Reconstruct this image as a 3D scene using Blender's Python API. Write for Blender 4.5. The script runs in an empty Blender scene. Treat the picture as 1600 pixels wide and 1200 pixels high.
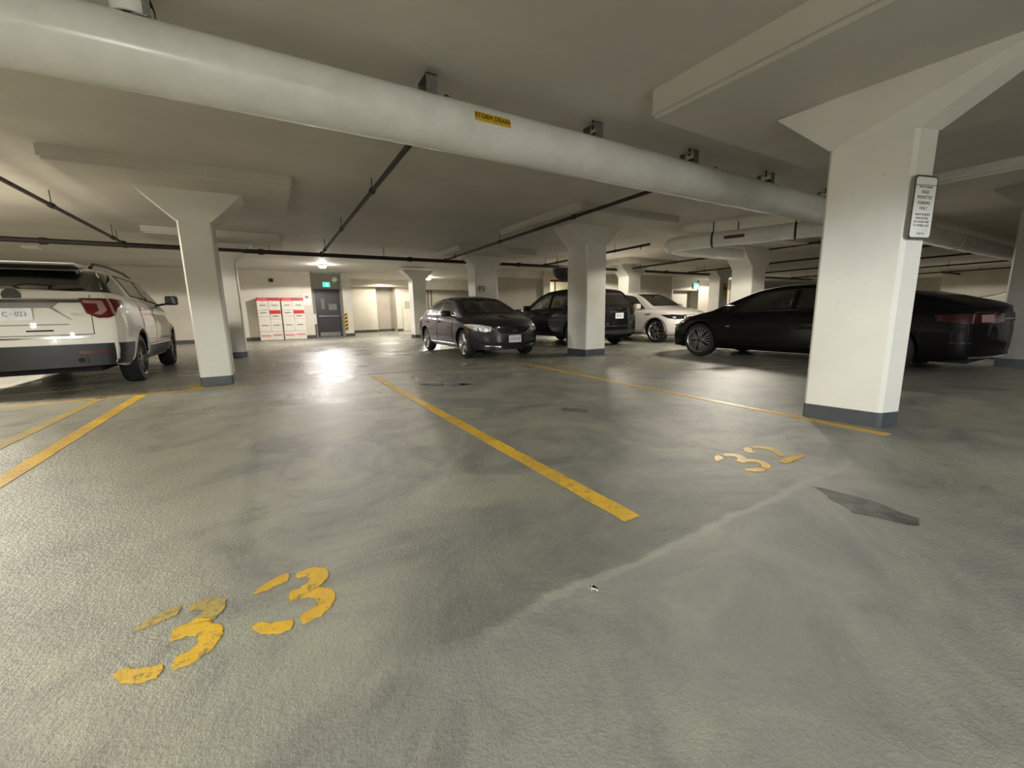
import bpy, bmesh, math, random
from mathutils import Vector, Matrix
from mathutils.bvhtree import BVHTree
from mathutils.geometry import delaunay_2d_cdt
random.seed(7)
S = bpy.context.scene
COL = S.collection
R = math.radians
# ------------------------------------------------------------------ camera, world, exposure
cam_d = bpy.data.cameras.new('camera'); cam = bpy.data.objects.new('camera', cam_d); COL.objects.link(cam)
cam_d.sensor_width = 36; cam_d.lens = 632.9/1600*36; cam_d.clip_start = .02; cam_d.clip_end = 200
rt = Vector((0.86011012, -0.50966889, -0.02117084)); up = Vector((0.10463254, 0.1356521, 0.98521599)); fw = Vector((0.49926207, 0.8496094, -0.1700037))
cam.matrix_world = Matrix(((rt.x, up.x, -fw.x, 0), (rt.y, up.y, -fw.y, 0), (rt.z, up.z, -fw.z, .98), (0, 0, 0, 1)))
S.camera = cam
W = bpy.data.worlds.new('world'); S.world = W; W.use_nodes = True
W.node_tree.nodes['Background'].inputs[0].default_value = (.9, .85, .78, 1); W.node_tree.nodes['Background'].inputs[1].default_value = .02
S.view_settings.view_transform = 'Standard'; S.view_settings.look = 'None'; S.view_settings.gamma = 1; S.view_settings.use_curve_mapping = False
S.view_settings.exposure = 0.85
WARM = (1.0, .93, .79); COOL = (.92, .95, 1.0); PINK = (1.0, .94, .89)
# garage lamps plus added fill lamps: (x, y, bulb drop below ceiling, watts, colour, cone degrees, facing in the photo)
LAMPS = [
 (2.12, 18.8, .14, 400, PINK, 168, 'bright ceiling lamp over the drive lane in front of the grey exit door'),
 (8.45, 24.0, .14, 300, WARM, 168, 'bright ceiling lamp above the far lane behind the dark sedan'),
 (28.4, 18.0, .14, 300, WARM, 168, 'ceiling lamp at the far right beyond the white crossover'),
 (-5.1, 8.7, .16, 520, WARM, 170, None),
 (.0, -5.0, .12, 820, (.86, .93, 1.0), 170, None),
 (-3.8, .3, .12, 430, (1, .99, .83), 163, None),
 (11.0, 12.0, .14, 200, WARM, 168, None),  # fill lamp added to light the crossovers
 (16.5, 15.5, .14, 260, WARM, 168, None),  # added fill over the far lane on the right
 (-5.5, 17.0, .14, 150, WARM, 168, None),  # added to brighten the back wall at left
 (6.5, 26.4, .14, 130, WARM, 168, None),  # extra fill lamp put in for the far bay
 (9.5, 5.75, .50, 300, WARM, 165, None),
 (30.0, 7.0, .14, 240, WARM, 168, None),  # added lamp, brightens the far right lane
 (40.0, 10.0, .14, 240, WARM, 168, None),  # added to lift the far right end
 (9.0, -4.5, .14, 40, WARM, 165, None),  # weak fill added over the near right floor
]
# ------------------------------------------------------------------ materials
def srgb(c): return tuple((v/12.92 if v <= .04045 else ((v+.055)/1.055)**2.4) for v in c)
def hexc(h): return srgb(tuple(int(h[i:i+2], 16)/255 for i in (0, 2, 4)))
class NT:
    def __init__(s, name):
        s.m = bpy.data.materials.new(name); s.m.use_nodes = True; s.t = s.m.node_tree; s.n = s.t.nodes; s.l = s.t.links
        s.b = s.n['Principled BSDF']; s.out = s.n['Material Output']
    def new(s, ty, **k):
        n = s.n.new(ty)
        for a, v in k.items(): setattr(n, a, v)
        return n
    def link(s, a, b): s.l.new(a, b)
    def noise(s, scale, detail=3, rough=.5, vec=None, dist=0):
        n = s.new('ShaderNodeTexNoise'); n.inputs['Scale'].default_value = scale; n.inputs['Detail'].default_value = detail
        n.inputs['Roughness'].default_value = rough; n.inputs['Distortion'].default_value = dist
        if vec is not None: s.link(vec, n.inputs['Vector'])
        return n.outputs['Fac']
    def pos(s): return s.new('ShaderNodeNewGeometry').outputs['Position']
    def objc(s): return s.new('ShaderNodeTexCoord').outputs['Object']
    def math(s, op, a, b=None, c=None, clamp=False):
        n = s.new('ShaderNodeMath', operation=op); n.use_clamp = clamp
        for i, v in enumerate((a, b, c)):
            if v is None: continue
            if isinstance(v, (int, float)): n.inputs[i].default_value = v
            else: s.link(v, n.inputs[i])
        return n.outputs[0]
    def remap(s, v, a, b, c=0, d=1):
        n = s.new('ShaderNodeMapRange', interpolation_type='SMOOTHSTEP'); s.link(v, n.inputs[0])
        for i, x in enumerate((a, b, c, d)): n.inputs[i+1].default_value = x
        return n.outputs[0]
    def mix(s, f, a, b):
        n = s.new('ShaderNodeMix', data_type='RGBA')
        if isinstance(f, (int, float)): n.inputs[0].default_value = f
        else: s.link(f, n.inputs[0])
        for i, v in ((6, a), (7, b)):
            if isinstance(v, tuple): n.inputs[i].default_value = (*v[:3], 1)
            else: s.link(v, n.inputs[i])
        return n.outputs[2]
    def bump(s, h, strength, dist=.01):
        n = s.new('ShaderNodeBump'); n.inputs['Strength'].default_value = strength; n.inputs['Distance'].default_value = dist
        s.link(h, n.inputs['Height']); s.link(n.outputs[0], s.b.inputs['Normal']); return n
    def set(s, **k):
        for a, v in k.items():
            i = s.b.inputs[a.replace('_', ' ')]
            if isinstance(v, (int, float, tuple)): i.default_value = (*v[:3], 1) if isinstance(v, tuple) and i.type == 'RGBA' else v
            else: s.link(v, i)
def simple(name, col, rough=.5, metal=0, var=.06, scale=6, coat=0, bump=0, bscale=60, spec=None):
    t = NT(name); f = t.noise(scale, 4, .6, t.objc())
    d = tuple(max(0, c*(1-var*2.2)) for c in col)
    t.set(Base_Color=t.mix(t.remap(f, .3, .7), d, tuple(col)), Roughness=t.math('ADD', t.math('MULTIPLY', f, .12), rough-.06), Metallic=metal)
    if coat: t.set(Coat_Weight=coat, Coat_Roughness=.03)
    if spec is not None: t.b.inputs['Specular IOR Level'].default_value = spec
    if bump: t.bump(t.noise(bscale, 4, .6, t.objc()), bump)
    return t.m
def emis(name, col, st):
    t = NT(name); t.set(Base_Color=tuple(col), Emission_Color=tuple(col), Emission_Strength=st)
    f = t.noise(20, 2, .5, t.objc()); t.set(Roughness=t.math('ADD', t.math('MULTIPLY', f, .1), .3)); return t.m
M = {}
def wallpaint(name, col, marks=0):
    t = NT(name); p = t.pos(); f = t.noise(.7, 5, .6, p); g = t.noise(9, 4, .6, p)
    c = t.mix(t.remap(f, .35, .7), tuple(x*.86 for x in col), tuple(col))
    c = t.mix(t.math('MULTIPLY', t.remap(g, .62, .75), .25), c, tuple(x*.7 for x in col))
    if marks:
        v = t.new('ShaderNodeTexVoronoi'); v.inputs['Scale'].default_value = 9; t.link(p, v.inputs['Vector'])
        sp = t.remap(v.outputs['Distance'], .03, .05, 1, 0)
        sp = t.math('MULTIPLY', sp, t.remap(t.noise(3, 2, .5, p), .44, .5))
        c = t.mix(sp, c, (.12, .11, .1))
    t.set(Base_Color=c, Roughness=.62); t.bump(t.noise(70, 5, .7, p), .1, .004); return t.m
M['ceiling'] = wallpaint('ceiling_paint', hexc('cfcac0'))
M['wall'] = wallpaint('wall_paint', hexc('dcd6c8'))
M['wall_grey'] = wallpaint('grey_wall_paint', hexc('b4aca0'))
M['col'] = wallpaint('column_paint', hexc('e6e3da'), 1)
M['colshade'] = wallpaint('shaded_column_paint', hexc('98928a'))  # column paint darkened to put the shade of the unlit column into its colour
M['base'] = simple('dark_base_paint', hexc('4b4e54'), .45, var=.1, scale=5, bump=.2)
M['pipe'] = simple('white_pipe_jacket', hexc('eeeeea'), .2, var=.05, scale=3, bump=.06, bscale=10)
M['iron'] = simple('dark_iron_pipe', hexc('2e2420'), .55, var=.2)
M['galv'] = simple('galvanised_steel', hexc('9a9a98'), .4, .8, var=.2, scale=30)
M['yel'] = simple('yellow_label', hexc('e0b420'), .5); M['blk'] = simple('black_lettering', (.012, .012, .012), .6)
M['white'] = simple('white_enamel', hexc('e8e6df'), .4); M['red'] = simple('red_enamel', hexc('d22b34'), .4)
M['pinkred'] = simple('faded_red_print', hexc('dd7f84'), .5); M['cream'] = simple('cream_metal', hexc('ded9cc'), .4)
M['slot'] = simple('dark_slot', hexc('3a3836'), .4, .3); M['doorgrey'] = simple('charcoal_door_paint', hexc('3b383b'), .42)
M['steel'] = simple('brushed_steel', hexc('b4b2ae'), .3, .9); M['wire'] = simple('wired_glass', hexc('8f8d88'), .15)
M['green'] = emis('green_sign_glow', (.04, .75, .33), 1.6); M['signwhite'] = emis('white_sign_glow', (.8, 1, .9), 2.2)
M['lens'] = emis('lamp_lens', (1, .93, .82), 22)
M['brownlab'] = simple('brown_label', hexc('5d4418'), .5); M['frame_red'] = simple('red_window_frame', hexc('7d2a20'), .5)
M['paper'] = simple('paper', hexc('f0f0ea'), .7)
def paint():   # worn yellow floor paint
    t = NT('worn_yellow_paint'); p = t.pos(); f = t.noise(2.2, 5, .7, p); g = t.noise(60, 4, .7, p); k = t.noise(14, 5, .75, p)
    c = t.mix(t.remap(f, .35, .65), hexc('e0b234'), hexc('c39a3a'))
    wear = t.math('ADD', t.math('MULTIPLY', k, .6), t.math('MULTIPLY', g, .4))
    c = t.mix(t.remap(wear, .52, .62), c, hexc('857a52'))
    t.set(Base_Color=c, Roughness=.42); t.bump(g, .5, .004); return t.m
M['paint'] = paint()
def paintfaint():
    t = NT('faded_yellow_paint'); p = t.pos(); f = t.noise(3, 5, .7, p); g = t.noise(60, 4, .75, p)
    c = t.mix(t.remap(f, .35, .65), hexc('c2a24c'), hexc('a89358'))
    c = t.mix(t.remap(g, .5, .6), c, hexc('7e7a66'))
    t.set(Base_Color=c, Roughness=.4); t.bump(g, .5, .004); return t.m
M['faint'] = paintfaint()
def floor_mat():
    t = NT('garage_floor_coating'); p = t.pos()
    sep = t.new('ShaderNodeSeparateXYZ'); t.link(p, sep.inputs[0]); X, Y = sep.outputs[0], sep.outputs[1]
    big = t.noise(.45, 6, .6, p, 1.2); mid = t.noise(1.6, 6, .65, p, 1.5); fine = t.noise(52, 4, .7, p); grit = t.noise(120, 3, .7, p)
    c = t.mix(t.remap(big, .36, .64), hexc('7b7b75'), hexc('969488'))
    c = t.mix(t.math('MULTIPLY', t.remap(mid, .45, .66), .6), c, hexc('a3a18d'))
    c = t.mix(t.math('MULTIPLY', t.remap(mid, .48, .34), .5), c, hexc('5c5c5a'))
    # newer coat nearer than the joint at y = 1.02, fading out to the right
    wob = t.math('MULTIPLY', t.math('SUBTRACT', t.noise(3, 4, .6, p), .5), .14)
    yy = t.math('ADD', Y, wob)
    near = t.remap(yy, .985, 1.03, 1, 0); fade = t.remap(X, 2.3, 3.6, 1, 0); lef = t.remap(t.math('ADD', X, wob), .2, .3)
    near = t.math('MULTIPLY', t.math('MULTIPLY', near, fade), lef)
    c = t.mix(t.math('MULTIPLY', near, .30), c, hexc('8e8f8c'))
    ridge = t.math('MULTIPLY', t.remap(t.math('ABSOLUTE', t.math('SUBTRACT', yy, 1.02)), .006, .03, 1, 0), t.math('MULTIPLY', fade, t.remap(X, .4, .8)))
    c = t.mix(t.math('MULTIPLY', ridge, .38), c, hexc('aeaea2'))
    dk = t.math('MULTIPLY', t.remap(yy, 1.03, 1.06), t.remap(yy, 2.3, 1.2))
    dk = t.math('MULTIPLY', dk, t.math('MULTIPLY', t.remap(X, .1, .45), t.remap(X, 2.6, 1.8)))
    c = t.mix(t.math('MULTIPLY', dk, .42), c, hexc('585a56'))
    # tyre-worn strip along x = -.22
    ty = t.math('MULTIPLY', t.remap(t.math('ABSOLUTE', t.math('ADD', X, .2)), .015, .06, 1, 0), t.math('MULTIPLY', t.remap(Y, 1.6, 2.1), t.remap(Y, 4.6, 3.4)))
    c = t.mix(t.math('MULTIPLY', ty, t.math('MULTIPLY', t.remap(fine, .4, .6), .35)), c, hexc('55564f'))
    c = t.mix(t.math('MULTIPLY', t.remap(X, -.15, -.5), .25), c, hexc('a39d8b'))
    c = t.mix(t.math('MULTIPLY', t.remap(grit, .5, .75), .35), c, hexc('5a5a50'))
    c = t.mix(t.math('MULTIPLY', t.remap(fine, .55, .8), .35), c, hexc('b4b2a2'))
    wet = t.math('MULTIPLY', t.remap(t.noise(.8, 5, .6, p, 1), .42, .6), t.remap(Y, 3, 6))
    r = t.math('ADD', .28, t.math('MULTIPLY', fine, .12)); r = t.math('SUBTRACT', r, t.math('MULTIPLY', wet, .08))
    t.set(Base_Color=c, Roughness=r); t.b.inputs['Specular IOR Level'].default_value = .55
    h = t.math('ADD', t.math('ADD', t.math('MULTIPLY', fine, 1.0), t.math('MULTIPLY', grit, .5)), t.math('MULTIPLY', t.noise(14, 2, .5, p), .5))
    st = t.math('SUBTRACT', 1, t.math('MULTIPLY', wet, .45))
    n = t.bump(t.math('MULTIPLY', h, st), .5, .012)
    return t.m
M['floor'] = floor_mat()
M['oil'] = simple('dark_oil_stain', hexc('70706a'), .4, var=.3, scale=12); M['water'] = simple('puddle_water', (.02, .02, .02), .04)
def carpaint(name, col, metal=.3, coat=1.0):
    t = NT(name); f = t.noise(900, 1, .5, t.objc())
    t.set(Base_Color=t.mix(f, tuple(c*.85 for c in col), tuple(c*1.1 for c in col)), Metallic=metal, Roughness=.5, Coat_Weight=coat, Coat_Roughness=.03); t.b.inputs['Specular IOR Level'].default_value = .25 if coat == 1 else .08; return t.m
M['p_white'] = carpaint('white_car_paint', hexc('e4e0d8'), .0); M['p_black'] = carpaint('black_car_paint', (.004, .004, .005), 0, .5)
M['p_plum'] = carpaint('dark_plum_car_paint', hexc('2c292e'), .4, .9); M['p_white2'] = carpaint('pearl_white_car_paint', hexc('ece6e2'), 0)
M['p_black2'] = carpaint('deep_black_car_paint', (.002, .002, .002), 0, .3)
M['plastic'] = simple('black_plastic', hexc('222224'), .5); M['tire'] = simple('tyre_rubber', hexc('1c1c1d'), .75, bump=.2)
M['dark'] = simple('underbody_black', (.006, .006, .006), .9); M['alloy'] = simple('alloy_wheel', hexc('c6c4c2'), .28, .85)
M['darkalloy'] = simple('dark_alloy_wheel', hexc('55524f'), .3, .8); M['chrome'] = simple('chrome', hexc('d8d8d8'), .12, 1, var=.02)
M['tint'] = simple('tinted_glass', (.012, .011, .010), .05, coat=1); M['taillight'] = simple('red_tail_lamp', hexc('5e0810'), .12, coat=1)
M['tail_dark'] = simple('dark_red_tail_lamp', (.030, .003, .004), .15, coat=.6)
M['tailclear'] = simple('pale_lamp_lens', hexc('9a7a78'), .12, coat=1)
M['headlight'] = simple('headlamp_lens', hexc('dfe6ee'), .15, .0, coat=1); M['amber'] = simple('amber_lens', hexc('d9b98a'), .15, coat=1)
M['darklamp'] = simple('smoked_headlamp', hexc('26272c'), .1, coat=1); M['seat'] = simple('seat_fabric', hexc('201e1d'), .8)
M['gap'] = simple('panel_gap', (.004, .004, .004), .8); M['plate'] = simple('plate_white', hexc('e9e9ee'), .4); M['plateblue'] = simple('plate_lettering', hexc('5a6480'), .5)
M['visor'] = simple('plate_recess', hexc('8c8882'), .45)
def glass(name, tintc, k):
    t = NT(name); tr = t.new('ShaderNodeBsdfTransparent'); tr.inputs[0].default_value = (*tintc, 1)
    gl = t.new('ShaderNodeBsdfGlossy'); gl.inputs['Roughness'].default_value = .02
    fr = t.new('ShaderNodeFresnel'); fr.inputs[0].default_value = 1.5
    mx = t.new('ShaderNodeMixShader'); t.link(t.math('ADD', t.math('MULTIPLY', fr.outputs[0], .8), t.math('MULTIPLY', t.noise(3, 2, .5, t.objc()), k)), mx.inputs[0])
    t.link(tr.outputs[0], mx.inputs[1]); t.link(gl.outputs[0], mx.inputs[2]); t.link(mx.outputs[0], t.out.inputs[0]); return t.m
M['glass'] = glass('clear_car_glass', (.94, .95, .93), .02); M['glassd'] = glass('window_glass', (.75, .75, .7), .05)
# ------------------------------------------------------------------ builders
class MB:
    def __init__(s): s.v = []; s.f = []
    def add(s, vs, fs): o = len(s.v); s.v += [tuple(v) for v in vs]; s.f += [tuple(i+o for i in f) for f in fs]; return s
    def box(s, x0, x1, y0, y1, z0, z1, m=None):
        vs = [Vector((x, y, z)) for x in (x0, x1) for y in (y0, y1) for z in (z0, z1)]
        if m: vs = [m @ v for v in vs]
        return s.add(vs, [(0, 1, 3, 2), (4, 6, 7, 5), (0, 4, 5, 1), (2, 3, 7, 6), (0, 2, 6, 4), (1, 5, 7, 3)])
    def bbox(s, x0, x1, y0, y1, z0, z1, b=.01, m=None):   # bevelled box
        bm = bmesh.new(); bmesh.ops.create_cube(bm, size=1)
        for v in bm.verts: v.co = Vector(((x0+x1)/2+v.co.x*(x1-x0), (y0+y1)/2+v.co.y*(y1-y0), (z0+z1)/2+v.co.z*(z1-z0)))
        bmesh.ops.bevel(bm, geom=bm.edges[:], offset=b, segments=2, affect='EDGES', profile=.5)
        if m: bmesh.ops.transform(bm, matrix=m, verts=bm.verts)
        bm.verts.index_update(); s.add([v.co.copy() for v in bm.verts], [[v.index for v in f.verts] for f in bm.faces]); bm.free(); return s
    def tube(s, pts, r, n=16, cap=True, r2=None):
        pts = [Vector(p) for p in pts]; rings = []; base = len(s.v); prev = None
        for i, p in enumerate(pts):
            d = (pts[min(i+1, len(pts)-1)]-pts[max(i-1, 0)]).normalized()
            if prev is None: a = d.orthogonal().normalized()
            else: a = (prev-d*prev.dot(d)).normalized()
            prev = a; b = d.cross(a); rr = r if r2 is None else r+(r2-r)*i/(len(pts)-1)
            if isinstance(r, list): rr = r[i]
            s.v += [tuple(p+(a*math.cos(t)+b*math.sin(t))*rr) for t in [2*math.pi*k/n for k in range(n)]]
        for i in range(len(pts)-1):
            for k in range(n):
                a0 = base+i*n+k; a1 = base+i*n+(k+1) % n; s.f.append((a0, a1, a1+n, a0+n))
        if cap: s.f.append(tuple(base+k for k in reversed(range(n)))); s.f.append(tuple(base+(len(pts)-1)*n+k for k in range(n)))
        return s
    def lathe(s, prof, n=32, axis='y', c=(0, 0, 0)):   # prof: (radius, along axis)
        base = len(s.v)
        for r, a in prof:
            for k in range(n):
                t = 2*math.pi*k/n; u, w = r*math.cos(t), r*math.sin(t)
                p = (u, a, w) if axis == 'y' else ((u, w, a) if axis == 'z' else (a, u, w))
                s.v.append((p[0]+c[0], p[1]+c[1], p[2]+c[2]))
        for i in range(len(prof)-1):
            for k in range(n): a0 = base+i*n+k; a1 = base+i*n+(k+1) % n; s.f.append((a0, a0+n, a1+n, a1))
        return s
    def prism(s, poly, z0, z1, m=None):
        n = len(poly); vs = [Vector((x, y, z0)) for x, y in poly]+[Vector((x, y, z1)) for x, y in poly]
        if m: vs = [m @ v for v in vs]
        return s.add(vs, [tuple(reversed(range(n))), tuple(range(n, 2*n))]+[(i, (i+1) % n, (i+1) % n+n, i+n) for i in range(n)])
    def build(s, name, mat, parent=None, smooth=False, fix=True, loc=None, kind=None, auto=None):
        me = bpy.data.meshes.new(name); me.from_pydata(s.v, [], s.f); me.update()
        if fix:
            bm = bmesh.new(); bm.from_mesh(me); bmesh.ops.recalc_face_normals(bm, faces=bm.faces); bm.to_mesh(me); bm.free()
        if smooth or auto:
            for p in me.polygons: p.use_smooth = True
        if auto: me.set_sharp_from_angle(angle=R(auto))
        me.materials.append(M[mat] if isinstance(mat, str) else mat)
        o = bpy.data.objects.new(name, me); COL.objects.link(o)
        if parent: o.parent = parent
        if loc: o.location = loc
        if kind: o['kind'] = kind
        return o
def tag(o, label=None, cat=None, group=None, kind=None):
    for k, v in (('label', label), ('category', cat), ('group', group), ('kind', kind)):
        if v: o[k] = v
    return o
def empty(name, loc=(0, 0, 0), rz=0, label=None, cat=None, group=None, kind=None):
    o = bpy.data.objects.new(name, None); COL.objects.link(o); o.location = loc; o.rotation_euler = (0, 0, rz); o.empty_display_size = .1
    return tag(o, label, cat, group, kind)
def copy_tree(o, parent=None):
    c = o.copy(); COL.objects.link(c); c.parent = parent
    for ch in list(o.children): copy_tree(ch, c)
    return c
def text(body, size, depth, mat, name, parent, mtx, align='CENTER', space=1, sx=1):
    cu = bpy.data.curves.new(name, 'FONT'); cu.body = body; cu.size = size; cu.extrude = depth; cu.align_x = align; cu.align_y = 'CENTER'; cu.space_line = space; cu.resolution_u = 2
    o = bpy.data.objects.new('tmp', cu); COL.objects.link(o); dg = bpy.context.evaluated_depsgraph_get()
    me = bpy.data.meshes.new_from_object(o.evaluated_get(dg)); bpy.data.objects.remove(o); bpy.data.curves.remove(cu)
    me.transform(mtx @ Matrix.Diagonal((sx, 1, 1, 1))); me.materials.clear(); me.materials.append(M[mat]); me.name = name
    n = bpy.data.objects.new(name, me); COL.objects.link(n); n.parent = parent; return n
def frame(o, x, y): # matrix with given origin, x and y axes
    x = Vector(x).normalized(); y = Vector(y).normalized(); z = x.cross(y)
    return Matrix(((x.x, y.x, z.x, o[0]), (x.y, y.y, z.y, o[1]), (x.z, y.z, z.z, o[2]), (0, 0, 0, 1)))
# ------------------------------------------------------------------ the setting
def ceil_z(y): return 2.98+.0165*(y-7.7)
X0, X1, Y0, Y1 = -11, 46, -8, 29
MB().box(X0-.3, X1+.3, Y0-.3, Y1+.3, -.3, 0).build('floor', 'floor', kind='structure')
c = MB(); za, zb = ceil_z(Y0-.3), ceil_z(Y1+.3)
c.add([(X0-.3, Y0-.3, za), (X1+.3, Y0-.3, za), (X1+.3, Y1+.3, zb), (X0-.3, Y1+.3, zb), (X0-.3, Y0-.3, za+.3), (X1+.3, Y0-.3, za+.3), (X1+.3, Y1+.3, zb+.3), (X0-.3, Y1+.3, zb+.3)],
      [(0, 3, 2, 1), (4, 5, 6, 7), (0, 1, 5, 4), (1, 2, 6, 5), (2, 3, 7, 6), (3, 0, 4, 7)])
c.build('ceiling', 'ceiling', kind='structure')
def wall(name, x0, x1, y0, y1, mat='wall', z1=None, band=None, z0=0):
    z = z1 or (ceil_z((y0+y1)/2)+.02)
    o = MB().box(x0, x1, y0, y1, z0, z).build(name, mat, kind='structure'); return o
wall('wall_left', X0-.3, X0, Y0, Y1); wall('wall_right', X1, X1+.3, Y0, Y1); wall('wall_front', X0, X1, Y0-.3, Y0); wall('wall_back', X0, X1, Y1, Y1+.3)
def wallbox(name, x0, x1, y0, y1, mat='wall', z1=None, z0=0):
    return wall(name, x0, x1, y0, y1, mat, z1, z0=z0)
# locker wall with the door recess beside it
wallbox('wall_lockers', X0, 1.93, 22.55, Y1, 'wall')
wallbox('wall_door', 1.93, 3.42, 23.9, 24.2, 'wall_grey'); 
wallbox('wall_jamb', 3.42, 3.85, 23.0, 26.5, 'wall')
wallbox('wall_bay', 3.85, 6.2, 27.9, Y1, 'wall'); wallbox('wall_recess', 6.2, 7.42, 28.5, Y1, 'wall_grey')
wallbox('wall_pale', 7.42, 9.3, 27.7, Y1, 'wall'); wallbox('wall_far_grey', 9.3, 13.6, 27.9, Y1, 'wall_grey')
MB().box(3.85, 9.4, 27.3, 27.9, 2.9, ceil_z(28)+.02).build('trim_1', 'wall', kind='structure')
MB().box(9.4, 13.7, 26.9, 27.9, 2.75, ceil_z(28)+.02).build('trim_2', 'wall', kind='structure')
# blocks behind the black crossover and to the right
wallbox('wall_stair', 9.9, 12.5, 18.0, 18.3, 'wall_grey'); wallbox('wall_stair_jamb', 12.5, 12.92, 17.8, 20.5, 'wall')
MB().box(9.4, 15.2, 17.9, 18.5, 2.78, ceil_z(18)+.02).build('trim_3', 'wall', kind='structure')
wallbox('wall_lobby', 14.7, 23.1, 18.2, 18.5, 'wall'); wallbox('wall_lobby_back', 12.7, 17, 20.6, 20.9, 'wall')
wallbox('wall_east_near', 23.1, 25.0, 19.6, 19.9, 'wall'); wallbox('wall_east_bay', 25.0, 28.0, 20.4, 20.7, 'wall'); wallbox('wall_east_pier', 27.9, 29.2, 19.6, 20.7, 'wall_grey')
wallbox('wall_east_niche', 29.2, 31.5, 20.4, 20.7, 'wall'); wallbox('wall_east_end', 31.5, 33.2, 19.4, 20.7, 'wall'); wallbox('wall_east_dark', 33.2, X1, 19.2, 19.5, 'wall_grey')
MB().box(25.0, 31.5, 19.7, 20.4, 2.42, ceil_z(20)+.02).build('trim_4', 'wall_grey', kind='structure')
wallbox('wall_far_right', 36.0, 36.4, 2.0, 8.6, 'wall')
# dark painted skirting bands
def band(name, x0, x1, y0, y1, h=.16): MB().box(x0, x1, y0, y1, 0.002, h).build(name, 'base', kind='structure')
band('baseboard_back', X0, 1.95, 22.52, 22.548); band('baseboard_jamb', 3.40, 3.87, 22.97, 22.998); band('baseboard_bay', 3.87, 6.18, 27.87, 27.898)
band('baseboard_recess', 6.22, 7.4, 28.47, 28.498); band('baseboard_pale', 7.42, 9.3, 27.67, 27.698); band('baseboard_grey', 9.32, 13.6, 27.87, 27.898); band('baseboard_stair', 9.9, 12.48, 17.97, 17.998); band('baseboard_lobby', 14.7, 23.1, 18.17, 18.198)
# pale board with grey opening on the pale wall
t_ = empty('wall_cabinet', (8.3, 27.68, 0), 0, 'tall cream panel with a grey opening on the far wall left of the dark sedan', 'panel')
MB().bbox(-.5, .55, -.12, 0, .01, 2.1, .015).build('body', 'cream', t_); MB().box(-.36, .5, -.135, -.122, 1.5, 2.0).build('opening', 'wall_grey', t_)
# columns
def column(quad, zt, cap_axis, cap_zt, base_h=.13, mat='col', panel=None, label='', reach=None):
    """quad: ground corners in order; cap_axis 'x'/'y' flare direction"""
    cx = sum(p[0] for p in quad)/4; cy = sum(p[1] for p in quad)/4
    e = empty('column', (cx, cy, 0), 0, label, 'column', None, 'structure')
    q = [Vector((p[0]-cx, p[1]-cy)) for p in quad]
    def cham(q, b):
        out = []
        for i, p in enumerate(q):
            a = q[i-1]; n = q[(i+1) % 4]
            out += [p+(a-p).normalized()*b, p+(n-p).normalized()*b]
        return out
    sh = MB().prism([(p.x, p.y) for p in cham(q, .022)], base_h, zt); sh.build('shaft', mat, e)
    qb = [p*1.0+p.normalized()*.004 for p in cham(q, .022)]; MB().prism([(p.x, p.y) for p in qb], .002, base_h+.002).build('base_band', 'base', e)
    dz = cap_zt-zt; rn, rp = (dz, dz) if reach is None else (reach if isinstance(reach, tuple) else (reach, reach)); m = MB()
    lo = [(p.x, p.y, zt) for p in q]; hi = []
    for p in q:
        if cap_axis == 'x': hi.append((p.x+(rp if p.x > 0 else -rn), p.y, cap_zt))
        else: hi.append((p.x, p.y+(rp if p.y > 0 else -rn), cap_zt))
    m.add(lo+hi, [(3, 2, 1, 0), (4, 5, 6, 7)]+[(i, (i+1) % 4, (i+1) % 4+4, i+4) for i in range(4)]); m.build('capital', mat, e)
    if panel:
        x0, x1, y0, y1 = panel; m = MB(); bm = bmesh.new(); bmesh.ops.create_cube(bm, size=1)
        for v in bm.verts:
            Xv = x0 if v.co.x < 0 else x1; Yv = y0 if v.co.y < 0 else y1
            zz = cap_zt-.005+.0165*(Yv-cy) if v.co.z < 0 else ceil_z(Yv)+.02
            v.co = Vector((Xv-cx, Yv-cy, zz))
        bmesh.ops.bevel(bm, geom=[ed for ed in bm.edges if not all(v.co.z > ceil_z(v.co.y+cy) for v in ed.verts)], offset=.035, segments=2, affect='EDGES')
        me = bpy.data.meshes.new('drop_panel'); bm.to_mesh(me); bm.free(); me.materials.append(M['ceiling'])
        o = bpy.data.objects.new('drop_panel', me); COL.objects.link(o); o.parent = e
    return e
def rect(x0, x1, y0, y1): return [(x0, y0), (x1, y0), (x1, y1), (x0, y1)]
column([(4.20, 1.24), (4.41, 1.18), (4.37, 1.76), (4.13, 1.77)], 2.25, 'y', 2.65, .12, panel=(3.12, 6.0, -.7, 2.78), reach=(.62, .44), label='near white concrete column carrying the parking sign on the right')
column(rect(-.99, -.58, 7.62, 8.2), 2.40, 'x', 2.83, .13, panel=(-2.05, .49, 6.86, 9.3), label='white concrete column beside the white sport utility at left')
column(rect(6.08, 6.66, 7.02, 7.7), 2.44, 'x', 2.85, .15, panel=(5.0, 7.8, 6.0, 9.0), label='white concrete column between the dark sedan and the black crossover')
column(rect(-1.2, -.6, 12.9, 13.6), 2.5, 'x', 2.92, .14, panel=(-2.2, .5, 12, 14.6), label='white concrete column behind the left one, near the lockers')
column(rect(6.07, 6.9, 12.6, 13.2), 2.55, 'x', 2.93, .14, panel=(5.1, 7.9, 11.6, 14.2), label='white column marked P3 behind the dark sedan')
column(rect(12.62, 13.35, 7.1, 7.75), 2.20, 'x', 2.80, .14, panel=(11.4, 14.6, 6.0, 9.0), label='white column with flared head above the black coupe-like car')
column(rect(13.2, 13.95, 12.6, 13.2), 2.45, 'x', 2.93, .14, panel=(12.2, 15.0, 11.6, 14.2), label='white column behind the white crossover')
column(rect(5.68, 6.3, 18.3, 18.9), 2.6, 'x', 3.02, .14, label='farthest slim white column beside the second lamp')
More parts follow.
